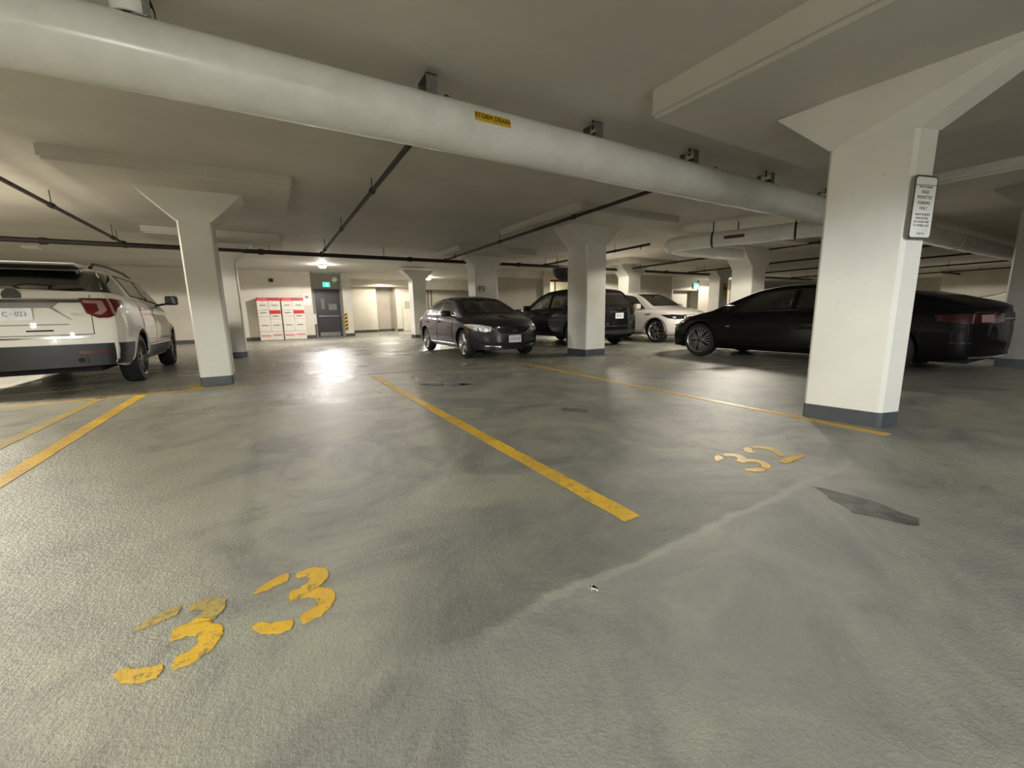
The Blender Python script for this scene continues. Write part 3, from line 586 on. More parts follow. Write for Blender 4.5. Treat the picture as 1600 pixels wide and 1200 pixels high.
# ------------------------------------------------------------------ cars (local x forward from rear 0 to L, y left, z up)
def interp(pts, x):
    if x <= pts[0][0]: return pts[0][1]
    for (a, b), (c, d) in zip(pts, pts[1:]):
        if x <= c: t = (x-a)/(c-a); return b+(d-b)*t
    return pts[-1][1]
def smoothp(pts, r):
    def f(x):
        s = w = 0
        for k in range(-4, 5):
            q = 1-abs(k)/5; s += interp(pts, x+k*r/4)*q; w += q
        return s/w
    return f
class Car:
    def __init__(s, name, label, L, w, r, ax, top, belt, paint, tumble=.19, Hg=.5, base=.24, Ra=None, bowF=.30, bowR=.16, noseTuck=.10, tailTuck=.06, holes=(), step=.045, roofc=.05, cabin=None, cladz=None):
        s.L, s.w, s.r, s.ax, s.paint = L, w, r, ax, paint; s.Ra = Ra or r+.045; s.base = base; s.cladz = cladz
        s.root = empty(name, (0, 0, 0), 0, label, 'car')
        s.top = smoothp(top, .10); bl = smoothp(belt, .14)
        s.belt = lambda x: min(bl(x), s.top(x)-.03)
        wp = smoothp([(0, w*.90), (.25, w*.965), (.8, w), (L-1.1, w), (L-.35, w*.955), (L, w*.86)], .12); s.wf = wp
        xs = [0]; x = 0
        while x < L-step*.5: x += step; xs.append(min(x, L))
        for a in ax:
            for k in range(0, 15): xs.append(a+s.Ra*math.cos(math.pi*k/14))
            xs += [a-s.Ra-.012, a+s.Ra+.012]
        xs += [.012, L-.012, L]; xs = sorted(set(round(v, 4) for v in xs if 0 <= v <= L))
        NS, NG, NR = 12, 7, 10; s.verts = []; rows = []
        def zb(x):
            z = base+.06*max(0, 1-x/.5)+.0*x
            for a in ax:
                if abs(x-a) < s.Ra: z = max(z, r+math.sqrt(max(0, s.Ra**2-(x-a)**2)))
            return z
        s.zb = zb
        def shift(x, y, z):
            kF = max(0, (x-(L-.95))/.95)**2; kR = max(0, 1-x/.7)**2; q = (y/w)**2
            zt = (z-.5)
            return -bowF*kF*q*1.1-noseTuck*kF*max(0, abs(zt)/.45)**2 + bowR*kR*q*1.1+tailTuck*kR*max(0, abs(zt-.05)/.45)**2
        s.shift = shift
        for x in xs:
            b = s.belt(x); z0 = zb(x); wx = s.wf(x); t = s.top(x); h = t-b; sec = []
            for i in range(NS+1):
                u = i/NS; z = z0+(b-z0)*u; v = (z-base)/(b-base)
                y = wx*(1-.05*abs(v-.52)**1.8*4-.045*max(0, (v-.86)/.14)**2-.05*max(0, (.16-v)/.16)**2)
                if .50 < v < .80: y += .006*math.sin((v-.5)/.3*math.pi)
                sec.append((y, z))
            yb = sec[-1][0]; crown = min(roofc, h*.6); zr = t-crown; gh = max(0, zr-b)
            yr = yb-.012-tumble*(gh/Hg)**1.15 if gh > .02 else yb-.02
            for i in range(1, NG+1):
                u = i/NG; bulge = .02*math.sin(math.pi*u)*min(1, gh/.2)
                sec.append((yb-.012*min(1, u*4)-(yb-.012-yr)*u+bulge, b+(zr-b)*u))
            ye = sec[-1][0]; ze = sec[-1][1]
            for i in range(1, NR+1):
                a = math.pi/2*i/NR; y = ye*math.cos(a); sec.append((y, ze+(t-ze)*(1-(y/ye)**2)**.8))
            rows.append([(x+shift(x, y, z), y, z) for y, z in sec])
        n = len(rows[0]); m = MB(); N = len(rows)
        for sgn in (1, -1):
            o = len(m.v); m.v += [(p[0], p[1]*sgn, p[2]) for rw in rows for p in rw]
            for i in range(N-1):
                for j in range(n-1):
                    q = (o+i*n+j, o+(i+1)*n+j, o+(i+1)*n+j+1, o+i*n+j+1); m.f.append(q if sgn < 0 else q[::-1])
        # end caps
        for rw, xe, sg in ((rows[0], 0, -1), (rows[-1], L, 1)):
            grid = []
            K = 24
            for j in range(NS+1):
                y, z = rw[j][1], rw[j][2]; grid.append([(xe+shift(xe, y*k, z), y*k, z) for k in [-1+2*i/K for i in range(K+1)]])
            ye = rw[NS+NG][1]; zt = rw[-1][2]; ze = rw[NS+NG][2]
            for j in range(1, 4):
                u = j/3; yy = rw[NS][1]+(ye-rw[NS][1])*u; line = []
                for i in range(K+1):
                    k = -1+2*i/K; y = yy*k; zz = rw[NS][2]+(ze+(zt-ze)*(max(0, 1-k*k))**.8-rw[NS][2])*u
                    line.append((xe+shift(xe, y, zz), y, zz))
                grid.append(line)
            o = len(m.v)
            for g in grid: m.v += g
            for j in range(len(grid)-1):
                for i in range(K): q = (o+j*(K+1)+i, o+j*(K+1)+i+1, o+(j+1)*(K+1)+i+1, o+(j+1)*(K+1)+i); m.f.append(q if sg > 0 else q[::-1])
        s.bvh = BVHTree.FromPolygons([Vector(v) for v in m.v], m.f)
        s.m = m; s.holes = []
    def cast(s, axis, t, z, far=8):
        """axis: 'f' from front, 'r' from rear, 'l' from left(+y), 'R' from right, or an angle in degrees (direction the part faces)"""
        ang = {'f': 0, 'r': 180, 'l': 90, 'R': -90}.get(axis, axis); a = R(ang)
        n = Vector((math.cos(a), math.sin(a), 0)); T = Vector((1, 0, 0)) if axis in ('l', 'R') else (Vector((0, 1, 0)) if axis in ('f', 'r') else Vector((-n.y, n.x, 0)))
        c = Vector((s.L/2, 0, 0)) if axis not in ('l', 'R', 'f', 'r') else Vector((0, 0, 0))
        if axis in ('f', 'r'): c = Vector((s.L/2, 0, 0))
        o = c+T*t+n*far+Vector((0, 0, z)); h = s.bvh.ray_cast(o, -n)
        return (h[0] if h[0] else None), n
    def patch(s, axis, poly, name, mat, parent=None, off=.005, thick=.014, step=.07, smooth=True, hole=None):
        pts = []; E = []
        for i, p in enumerate(poly):
            q = poly[(i+1) % len(poly)]; d = math.hypot(q[0]-p[0], q[1]-p[1]); k = max(1, round(d/step))
            for j in range(k): pts.append(Vector((p[0]+(q[0]-p[0])*j/k, p[1]+(q[1]-p[1])*j/k)))
        nb = len(pts); E = [(i, (i+1) % nb) for i in range(nb)]
        if hole:
            st = len(pts)
            for i, p in enumerate(hole):
                q = hole[(i+1) % len(hole)]; d = math.hypot(q[0]-p[0], q[1]-p[1]); k = max(1, round(d/step))
                for j in range(k): pts.append(Vector((p[0]+(q[0]-p[0])*j/k, p[1]+(q[1]-p[1])*j/k)))
            ne = len(pts)-st; E += [(st+i, st+(i+1) % ne) for i in range(ne)]
        def inside(x, y, pg):
            c = False; j = len(pg)-1
            for i in range(len(pg)):
                if (pg[i][1] > y) != (pg[j][1] > y) and x < (pg[j][0]-pg[i][0])*(y-pg[i][1])/(pg[j][1]-pg[i][1])+pg[i][0]: c = not c
                j = i
            return c
        s.inside = inside
        xs = [p[0] for p in poly]; zs = [p[1] for p in poly]
        nx_ = int((max(xs)-min(xs))/step); nz = int((max(zs)-min(zs))/step)
        for i in range(1, nx_):
            for j in range(1, nz):
                x = min(xs)+(max(xs)-min(xs))*i/nx_; y = min(zs)+(max(zs)-min(zs))*j/nz
                if inside(x, y, poly) and not (hole and inside(x, y, hole)) and min(math.hypot(x-q.x, y-q.y) for q in pts[:nb]) > step*.35: pts.append(Vector((x, y)))
        r = delaunay_2d_cdt(pts, E, [], 0, 1e-5); V2 = r[0]; F2 = [f for f in r[2]]
        fs = []
        for f in F2:
            cx = sum(V2[i].x for i in f)/3; cy = sum(V2[i].y for i in f)/3
            if inside(cx, cy, poly) and not (hole and inside(cx, cy, hole)): fs.append(tuple(f))
        P = []; last = None; miss = []
        for i, v in enumerate(V2):
            h, n = s.cast(axis, v.x, v.y)
            P.append(h)
            if h is None: miss.append(i)
        good = [(V2[i], P[i]) for i in range(len(P)) if P[i] is not None]
        if not good: print('patch misses', name); return None
        ang = R({'f': 0, 'r': 180, 'l': 90, 'R': -90}.get(axis, axis)); n = Vector((math.cos(ang), math.sin(ang), 0))
        for i in miss:
            g = min(good, key=lambda q: (q[0]-V2[i]).length); P[i] = g[1].copy(); P[i].z = V2[i].y
        m = MB(); k = len(P); m.v = [tuple(p+n*off) for p in P]+[tuple(p-n*thick) for p in P]
        cnt = {}
        for f in fs:
            for a in range(3):
                e = (f[a], f[(a+1) % 3]); cnt[e] = cnt.get(e, 0)+1
        m.f = [tuple(f) for f in fs]+[tuple(i+k for i in reversed(f)) for f in fs]
        for (a, b) in cnt:
            if (b, a) not in cnt: m.f.append((b, a, a+k, b+k))
        return m.build(name, mat, parent or s.root, auto=50)
    def line(s, axis, pts, w, name, mat, parent=None, off=.0025, r=None):
        P = []
        for (a, b) in zip(pts, pts[1:]):
            d = math.hypot(b[0]-a[0], b[1]-a[1]); k = max(1, int(d/.05))
            for j in range(k): P.append((a[0]+(b[0]-a[0])*j/k, a[1]+(b[1]-a[1])*j/k))
        P.append(pts[-1]); q = []; n = None
        for t, z in P:
            h, n = s.cast(axis, t, z)
            if h is not None: q.append(h+n*off)
        if len(q) < 2: return None
        return MB().tube(q, w/2, 6).build(name, mat, parent or s.root, auto=60)
    def side_window(s, xb0, xb1, xt0, xt1, up_=.06, lo=.035, axis='l'):
        """polygon between belt and roof rail; b = bottom x, t = top x (rear, front)"""
        def zr(x): return s.top(x)-up_-.05
        N = 6; bot = [(xb0+(xb1-xb0)*i/N, s.belt(xb0+(xb1-xb0)*i/N)+lo) for i in range(N+1)]
        tp = [(xt0+(xt1-xt0)*i/N, zr(xt0+(xt1-xt0)*i/N)) for i in range(N+1)]
        return bot+tp[::-1]
    @staticmethod
    def inset(poly, d):
        n = len(poly); out = []
        A = sum(poly[i][0]*poly[(i+1) % n][1]-poly[(i+1) % n][0]*poly[i][1] for i in range(n)); sg = 1 if A > 0 else -1
        for i in range(n):
            p, a, b = Vector(poly[i]), Vector(poly[i-1]), Vector(poly[(i+1) % n])
            e1 = (p-a).normalized(); e2 = (b-p).normalized(); n1 = Vector((-e1.y, e1.x))*sg; n2 = Vector((-e2.y, e2.x))*sg
            v = n1+n2; c = max(.45, v.dot(n1)); q = p+v/c*d; out.append((q.x, q.y))
        return out
    def window(s, axis, poly, clear=False, name='window', trim='gap', border=.022, parent=None):
        if clear:
            inn = s.inset(poly, border); f = s.patch(axis, poly, name+'_frame', trim, parent, off=.007, thick=.012, hole=inn)
            s.patch(axis, inn, name, 'glass', f, off=.004, thick=-.001, step=.12); s.holes.append((axis, s.inset(poly, border*.55)))
        else:
            o = s.patch(axis, poly, name+'_frame', trim, parent, off=.004, thick=.012); s.patch(axis, s.inset(poly, border), name, 'tint', o, off=.008, thick=.003)
    def finish(s):
        m = s.m; keep = []
        if s.holes:
            ins = s.inside
            for f in m.f:
                c = sum((Vector(m.v[i]) for i in f), Vector())/len(f); nn = (Vector(m.v[f[1]])-Vector(m.v[f[0]])).cross(Vector(m.v[f[2]])-Vector(m.v[f[0]]))
                drop = False
                for ax, pg in s.holes:
                    if ax == 'l' and c.y > .2 and ins(c.x, c.z, pg) and c.z > s.belt(c.x)+.01 and c.y > .3: drop = abs(nn.y) > .35*nn.length
                    elif ax == 'R' and c.y < -.2 and ins(c.x, c.z, pg): drop = abs(nn.y) > .35*nn.length
                    elif ax == 'f' and c.x > s.L*.5 and ins(c.y, c.z, pg) and c.x < s.L-.7: drop = True
                    elif ax == 'r' and c.x < s.L*.45 and ins(c.y, c.z, pg): drop = True
                    if drop: break
                if not drop: keep.append(f)
            m.f = keep
        body = m.build('body', s.paint, s.root, fix=False, auto=48)
        bm = bmesh.new(); bm.from_mesh(body.data); bmesh.ops.remove_doubles(bm, verts=bm.verts, dist=.0004); bmesh.ops.recalc_face_normals(bm, faces=bm.faces); bm.to_mesh(body.data); bm.free()
        L, w = s.L, s.w
        ub = MB().box(.25, L-.35, -(w-.33), w-.33, s.base-.03, s.belt(L/2)*.55)
        ub.build('underbody', 'dark', s.root)
        pn = MB().prism([(.22, -(w*.80)), (L-.35, -(w*.78)), (L-.35, w*.78), (.22, w*.80)], s.base+.02, s.base+.03)
        for a in s.ax:
            for sg in (1, -1):
                lm = MB(); N = 14; R_ = s.Ra+.004
                for k in range(N):
                    t0, t1 = math.pi*k/N-.1, math.pi*(k+1)/N-.1
                    lm.add([(a+R_*math.cos(t), y*sg, s.r+R_*math.sin(t)) for t in (t0, t1) for y in (w-.30, w-.045)], [(0, 1, 3, 2)])
                lm.build('wheel_liner', 'dark', s.root, fix=False)
        return body
    def wheels(s, rim='alloy', style='five', tw=.22, rr=None):
        rr = rr or s.r*.70; r = s.r
        T = MB().lathe([(rr-.005, -tw/2+.02), (rr+.01, -tw/2), (r-.03, -tw/2+.005), (r-.006, -tw/2+.03), (r, -tw/2+.06), (r, tw/2-.06), (r-.006, tw/2-.03), (r-.03, tw/2-.005), (rr+.01, tw/2), (rr-.005, tw/2-.02)], 40)
        base = []
        for a in s.ax:
            for sg in (1, -1):
                if not base:
                    o = T.build('wheel', 'tire', s.root, auto=35)
                    rm = MB().lathe([(rr-.012, tw/2-.03), (rr, tw/2-.004), (rr+.004, tw/2-.002), (rr+.006, tw/2-.02), (rr, -tw/2+.02), (rr-.015, -tw/2+.02), (rr-.015, tw/2-.035), (rr-.012, tw/2-.03)], 40)
                    rm.build('rim', rim, o, auto=40)
                    sp = MB(); y0, y1 = tw/2-.045, tw/2-.018
                    def spoke(a0, a1, w0, w1, yy=0):
                        c0, c1 = math.cos(a0), math.cos(a1); s0, s1 = math.sin(a0), math.sin(a1); r0, r1 = rr*.18, rr-.008
                        q0 = Vector((r0*c0, 0, r0*s0)); q1 = Vector((r1*c1, 0, r1*s1)); d = (q1-q0).normalized(); n_ = Vector((-d.z, 0, d.x))
                        v = []
                        for q, ww, ya, yb in ((q0, w0, y0-.01+yy, y1-.004+yy), (q1, w1, y0+.005+yy, y1+yy)):
                            v += [(q.x+n_.x*ww, ya, q.z+n_.z*ww), (q.x-n_.x*ww, ya, q.z-n_.z*ww), (q.x-n_.x*ww*.75, yb, q.z-n_.z*ww*.75), (q.x+n_.x*ww*.75, yb, q.z+n_.z*ww*.75)]
                        sp.add(v, [(0, 1, 2, 3), (7, 6, 5, 4), (0, 4, 5, 1), (1, 5, 6, 2), (2, 6, 7, 3), (3, 7, 4, 0)])
                    n5 = 5
                    for k in range(n5):
                        t = 2*math.pi*k/n5+math.pi/2
                        if style == 'five': spoke(t, t, rr*.16, rr*.17)
                        elif style == 'split': spoke(t-.05, t-.2, rr*.07, rr*.06); spoke(t+.05, t+.2, rr*.07, rr*.06)
                        elif style == 'multi':
                            for dt in (-.30, -.1, .1, .30): spoke(t+dt*.8, t+dt*1.35, rr*.028, rr*.034)
                        elif style == 'wide': spoke(t-.1, t-.3, rr*.10, rr*.05); spoke(t+.1, t+.3, rr*.10, rr*.05)
                    sp.build('spokes', rim, o)
                    MB().lathe([(.0005, y1+.006), (rr*.1, y1+.006), (rr*.22, y1-.002), (rr*.24, y0-.015), (rr*.24, y0-.03), (.0005, y0-.03)], 24).build('hub_cap', 'darkalloy', o, auto=40)
                    MB().lathe([(.0005, y0-.05), (rr*.62, y0-.05), (rr*.62, y0-.065), (rr-.02, y0-.075), (rr-.02, y0-.09), (.0005, y0-.09)], 30).build('brake_disc', 'iron', o, auto=40)
                    base.append(o)
                else:
                    o = base[0].copy(); COL.objects.link(o); o.parent = s.root
                    for ch in base[0].children: c = ch.copy(); COL.objects.link(c); c.parent = o
                o.location = (a, sg*(s.w-tw/2-.035), s.r); o.rotation_euler = (0, (a*1.7) % 1.2, 0 if sg > 0 else math.pi)
    def mirror(s, x, z, mat, sx=.13, out=.10):
        for sg, ax in ((1, 'l'), (-1, 'R')):
            yb = s.wf(x)*.93*sg; e = MB().bbox(x-.07, x+.10, min(yb+out*sg, yb+(out+.20)*sg), max(yb+out*sg, yb+(out+.20)*sg), z-.01, z+sx, .035).build('door_mirror', mat, s.root, auto=40)
            MB().tube([(x+.03, yb-.05*sg, z-.02), (x+.03, yb+(out+.05)*sg, z+.02)], .02, 8).build('stalk', 'plastic', e)
            MB().bbox(x-.076, x-.069, min(yb+(out+.02)*sg, yb+(out+.18)*sg), max(yb+(out+.02)*sg, yb+(out+.18)*sg), z+.01, z+sx-.02, .003).build('mirror_glass', 'tint', e)
    def doors(s, spans, z0, hz=.80, gap='gap', mat=None, hmat=None):
        for ax, sg in (('l', 1), ('R', -1)):
            for (x0, x1) in spans:
                def bz(x): return s.belt(x)-.012
                def zl(x):
                    z = z0
                    for a in s.ax:
                        if abs(x-a) < s.Ra+.05: z = max(z, s.r+math.sqrt(max(0, (s.Ra+.05)**2-(x-a)**2)))
                    return z
                K = 8; poly = [(x0+(x1-x0)*i/K, zl(x0+(x1-x0)*i/K)) for i in range(K+1)]+[(x1-(x1-x0)*i/K, bz(x1-(x1-x0)*i/K)) for i in range(K+1)]
                s.patch(ax, poly, 'door_gap', 'gap', off=.001, thick=.003, step=.06)
                d = s.patch(ax, s.inset(poly, .007), 'door', mat or s.paint, off=.0075, thick=.002, step=.055)
                h, n = s.cast(ax, x0+.12, hz)
                if h and d: MB().bbox(h.x-.09, h.x+.09, min(h.y, h.y+sg*.035), max(h.y, h.y+sg*.035), hz-.014, hz+.014, .010).build('handle', hmat or s.paint, d, auto=40)
    def seats(s, xs_, z=.95, hw=.36):
        for x in xs_:
            for y in ((-hw, hw) if x == xs_[-1] else (-hw, 0, hw)):
                e = MB().bbox(x-.05, x+.07, y-.22, y+.22, .45, z, .05).build('seat', 'seat', s.root, auto=40)
                MB().bbox(x-.04, x+.04, y-.12, y+.12, z+.03, z+.19, .035).build('headrest', 'seat', e, auto=40)
    def cabin(s, xd, zd, sy):
        MB().bbox(xd-.1, xd+.45, -s.w*.78, s.w*.78, zd-.25, zd, .04).build('dashboard', 'seat', s.root, auto=40)
        m = MB(); q = [(xd-.2-.06*math.sin(t), sy+.18*math.cos(t), zd-.02+.17*math.sin(t)) for t in [2*math.pi*k/20 for k in range(21)]]
        m.tube(q, .014, 8).build('steering_wheel', 'seat', s.root, auto=60)
    def plateset(s, axis, y, z, txt, bright='plate', w=.30, h=.15):
        hit, n = s.cast(axis, y, z); sg = 1 if axis == 'f' else -1; x = hit.x+sg*.012
        e = MB().bbox(min(x, x+sg*.006), max(x, x+sg*.006), y-w/2, y+w/2, z-h/2, z+h/2, .002).build('licence_plate', bright, s.root)
        F = frame((x+sg*.0075, y, z), (0, sg, 0), (0, 0, 1)); text(txt, .085, .0006, 'plateblue', 'lettering', e, F, sx=.85 if len(txt) < 8 else .66)
        return e
    def place(s, front_right_or_center, rz, ref=(0, 0), k=1):
        a = R(rz); s.root.rotation_euler = (0, 0, a); x, y = ref[0]*k, ref[1]*k; s.root.scale = (k, k, k)
        s.root.location = (front_right_or_center[0]-(x*math.cos(a)-y*math.sin(a)), front_right_or_center[1]-(x*math.sin(a)+y*math.cos(a)), 0)
# ---- white sport utility (left)
c = Car('sport_utility_car', 'white sport utility with roof rails and red tail lamps, parked at far left', 4.98, 1.01, .385, (1.13, 3.995),
        [(0, 1.38), (.06, 1.40), (.14, 1.47), (.34, 1.68), (.5, 1.735), (.9, 1.775), (1.6, 1.79), (2.5, 1.775), (2.95, 1.71), (3.62, 1.36), (3.9, 1.29), (4.6, 1.16), (4.98, 1.0)],
        [(0, 1.34), (1.0, 1.33), (2.0, 1.31), (3.6, 1.25), (4.4, 1.14), (4.98, .92)], 'p_white', tumble=.17, Hg=.42, base=.31, bowR=.20, bowF=.28, tailTuck=.03, roofc=.05, Ra=.455)
c.patch('r', [(-.66, 1.375), (.66, 1.375), (.68, 1.40), (.60, 1.66), (.55, 1.685), (-.55, 1.685), (-.60, 1.66), (-.68, 1.40)], 'rear_window_frame', 'gap', off=.004)
rw = c.patch('r', [(-.62, 1.40), (.62, 1.40), (.56, 1.66), (-.56, 1.66)], 'rear_window', 'tint', off=.010, thick=-.004)
sp_ = MB().add([(x, y, z) for x, z in ((.80, 1.765), (.24, 1.752), (.21, 1.738), (.26, 1.722), (.62, 1.70)) for y in (-.60, .60)], [(0, 2, 4, 6, 8), (9, 7, 5, 3, 1)]+[(2*i, 2*i+1, (2*i+3) % 10, (2*i+2) % 10) for i in range(5)]).build('spoiler', 'p_white', c.root)
MB().box(.28, .52, -.57, .57, 1.69, 1.722).build('spoiler_underside', 'gap', sp_)
MB().tube([(.20, .05, 1.42), (.09, -.16, 1.455), (.11, -.42, 1.44)], .009, 8).build('rear_wiper', 'gap', rw)
c.patch('r', [(-.72, 1.225), (.72, 1.225), (.73, 1.262), (-.73, 1.262)], 'tailgate_trim', 'darkalloy', off=.016)
c.patch('r', [(-.73, 1.263), (.73, 1.263), (.73, 1.278), (-.73, 1.278)], 'chrome_strip', 'chrome', off=.013)
eh = c.cast('r', -.02, 1.315)[0].x; MB().tube([(eh-.012, -.02, 1.315), (eh+.03, -.02, 1.315)], .085, 28).build('emblem', 'slot', c.root, auto=40)
c.patch('r', [(-.33, 1.155), (.33, 1.155), (.40, 1.222), (-.40, 1.222)], 'plate_recess', 'visor', off=.004)
c.plateset('r', -.03, 1.075, 'C · 023', w=.31, h=.155)
c.patch('r', [(-.50, 1.0), (-.33, 1.155), (-.40, 1.222), (-.42, 1.222), (-.36, 1.16), (-.52, 1.0)], 'tailgate_crease', 'chrome', off=.006)
c.patch('r', [(-.5, .93), (.5, .93), (.47, .945), (-.47, .945)], 'tailgate_crease', 'visor', off=.003)
c.line('r', [(-.70, .80), (-.70, 1.33)], .008, 'tailgate_gap', 'gap'); c.line('r', [(.70, .80), (.70, 1.33)], .008, 'tailgate_gap', 'gap'); c.line('r', [(-.70, .80), (.70, .80)], .008, 'tailgate_gap', 'gap')
c.patch('r', [(-.66, .755), (.66, .755), (.66, .775), (-.66, .775)], 'bumper_trim', 'chrome', off=.008)
c.patch('r', [(-.34, .85), (-.1, .85), (-.1, .87), (-.34, .87)], 'bumper_slot', 'gap', off=.003)
text('4WD', .05, .002, 'chrome', 'badge', c.root, frame((.045, -.58, 1.07), (0, -1, 0), (0, 0, 1)))
for sg, an in ((-1, -140), (1, 140)):
    T = Vector((-math.sin(R(an)), math.cos(R(an)))); tt = lambda x, y: (x-c.L/2)*T.x+y*sg*T.y
    o = c.patch(an, [(tt(x, y), z) for x, y, z in ((.03, .70, 1.285), (.15, .90, 1.285), (.48, 1.0, 1.27), (.46, 1.0, 1.19), (.28, .97, 1.165), (.20, .93, 1.05), (.14, .90, 1.02), (.07, .82, 1.015), (.03, .74, 1.08))], 'tail_lamp', 'taillight', off=.02, thick=.03, step=.05)
    c.patch(an, [(tt(x, y), z) for x, y, z in ((.04, .72, 1.255), (.13, .87, 1.25), (.14, .89, 1.12), (.10, .84, 1.06), (.06, .78, 1.07), (.10, .83, 1.12), (.09, .83, 1.21), (.04, .72, 1.22))], 'lamp_lens', 'tailclear', o, off=.026, thick=-.015, step=.05)
    q = c.patch(an, [(tt(x, y), z) for x, y, z in ((.08, .69, 1.375), (.30, .93, 1.365), (.95, .97, 1.345), (.88, .93, 1.52), (.78, .89, 1.64), (.42, .66, 1.675), (.22, .63, 1.57))], 'quarter_window', 'tint', off=.008, thick=.015, step=.05)
for ax, sg in (('l', 1), ('R', -1)):
    c.window(ax, c.side_window(1.36, 2.22, 1.12, 2.22), name='rear_door_window'); c.window(ax, c.side_window(2.32, 3.40, 2.30, 2.80), name='front_door_window')
    c.patch(ax, [(.02, .38), (.62, .35), (.66, .66), (.02, .67)], 'bumper_corner', 'plastic', off=.008)
    for a in c.ax:
        arc = [(a+(c.Ra+.05)*math.cos(t), c.r+(c.Ra+.05)*math.sin(t)) for t in [math.pi*k/12 for k in range(13)]]+[(a+(c.Ra+.008)*math.cos(t), c.r+(c.Ra+.008)*math.sin(t)) for t in [math.pi*(12-k)/12 for k in range(13)]]
        c.patch(ax, arc, 'wheel_arch_trim', 'p_white', off=.014, thick=.01)
    c.patch(ax, [(1.62, .35), (3.5, .35), (3.5, .54), (1.62, .54)], 'sill', 'plastic', off=.012); c.line(ax, [(1.64, .56), (3.48, .56)], .024, 'sill_strip', 'chrome', off=.012)
    y = .64*sg; m = MB(); m.tube([(.72, y, 1.74), (.85, y, 1.80), (1.6, y, 1.83), (2.5, y, 1.815), (2.85, y, 1.765), (2.95, y, 1.71)], .022, 10); m.build('roof_rail', 'plastic', c.root, auto=50)
c.patch('r', [(-.92, .372), (.92, .372), (.92, .67), (-.92, .67)], 'lower_bumper', 'plastic', off=.012, thick=.01)
for sg in (1, -1):
    c.patch('r', [(sg*.54, .54), (sg*.78, .54), (sg*.78, .575), (sg*.54, .575)], 'reflector', 'taillight', off=.018, thick=0)
    ex = c.cast('r', sg*.55, .46)[0].x-.03
    e = MB().tube([(ex, sg*.55, .455), (ex+.2, sg*.55, .455)], .05, 20).build('exhaust_tip', 'darkalloy', c.root, auto=40); MB().tube([(ex-.004, sg*.55, .455), (ex-.001, sg*.55, .455)], .04, 20).build('exhaust_bore', 'gap', e)
c.window('f', [(-.62, 1.38), (.62, 1.38), (.53, 1.68), (-.53, 1.68)], name='windscreen')
c.doors([(1.35, 2.26), (2.29, 3.45)], .58, 1.16, hmat='chrome'); c.mirror(3.28, 1.29, 'plastic', .17, .12); c.wheels('darkalloy', 'wide', .24, .27)
c.finish(); c.place((-1.86, 9.08), 91.3, (1.13, -1.01), 1.035)
# ---- dark sedan (centre)
def fascia_lamp(c, sg, an, ref, pts, name, mat, off=.014, parent=None, step=.05):
    T = Vector((-math.sin(R(an*sg)), math.cos(R(an*sg)), 0)); t0 = (Vector((ref[0], sg*ref[1], 0))-Vector((c.L/2, 0, 0))).dot(T); d = sg  # u grows outward (towards the side)
    return c.patch(an*sg, [(t0+d*u, z) for u, z in pts], name, mat, parent, off=off, thick=.02, step=step)
c = Car('sedan_car', 'dark plum sedan with silver wheels facing us in the centre', 4.52, .875, .322, (.98, 3.65),
        [(0, .93), (.05, .99), (.4, 1.04), (.62, 1.07), (1.25, 1.33), (1.75, 1.415), (2.2, 1.43), (2.65, 1.37), (3.05, 1.20), (3.50, .985), (3.7, .93), (4.2, .84), (4.42, .75), (4.52, .68)],
        [(0, .90), (1.0, .96), (2.2, .93), (3.3, .88), (3.9, .82), (4.3, .71), (4.52, .62)], 'p_plum', tumble=.20, Hg=.42, base=.21, bowF=.42, bowR=.25, noseTuck=.05)
c.window('f', [(-.64, .975), (.64, .975), (.60, 1.12), (.50, 1.325), (.3, 1.345), (-.3, 1.345), (-.50, 1.325), (-.60, 1.12)], clear=True, name='windscreen', border=.03)
c.window('r', [(-.55, 1.08), (.55, 1.08), (.46, 1.30), (-.46, 1.30)], clear=True, name='rear_window', border=.03)
for ax in ('l', 'R'):
    c.window(ax, c.side_window(.98, 1.98, 1.32, 1.98), clear=True, name='rear_door_window', trim='chrome', border=.02); c.window(ax, c.side_window(2.05, 3.12, 2.05, 2.62), clear=True, name='front_door_window', trim='chrome', border=.02)
    c.line(ax, [(1.4, .30), (3.2, .30)], .02, 'sill_strip', 'chrome')
for sg in (1, -1):
    o = fascia_lamp(c, sg, 32, (4.25, .66), [(-.22, .60), (-.10, .585), (.10, .61), (.34, .70), (.42, .745), (.25, .755), (.0, .735), (-.22, .69)], 'headlamp', 'headlight')
    fascia_lamp(c, sg, 32, (4.25, .66), [(.18, .645), (.34, .70), (.42, .735), (.25, .725), (.15, .70)], 'indicator', 'amber', .02, o)
    for u in (-.12, .04): fascia_lamp(c, sg, 32, (4.25, .66), [(u+.045*math.cos(t), .635+.035*math.sin(t)) for t in [math.pi*2*k/10 for k in range(10)]], 'lamp_bowl', 'steel', .02, o)
    c.patch('f', [(sg*.42, .28), (sg*.72, .33), (sg*.66, .40), (sg*.45, .36)], 'fog_recess', 'gap', off=.006)
    c.patch('f', [(sg*.30, .26), (sg*.62, .285), (sg*.60, .305), (sg*.30, .285)], 'bumper_lip', 'chrome', off=.016)
    fascia_lamp(c, sg, 140, (.25, .7), [(-.25, .74), (.2, .78), (.22, .9), (-.2, .9)], 'tail_lamp', 'taillight')
c.patch('f', [(-.42, .655), (-.25, .53), (.25, .53), (.42, .655)], 'grille', 'gap', off=.006)
c.line('f', [(-.47, .665), (-.38, .60), (-.28, .545), (-.15, .52), (.15, .52), (.28, .545), (.38, .60), (.47, .665)], .03, 'grille_strip', 'chrome', off=.01)
MB().lathe([(.001, .02), (.035, .02), (.045, .0)], 6, 'x').build('emblem_backing', 'gap', c.root, loc=(4.52, 0, .60))
h_, _ = c.cast('f', 0, .60); m = MB(); x = h_.x+.012
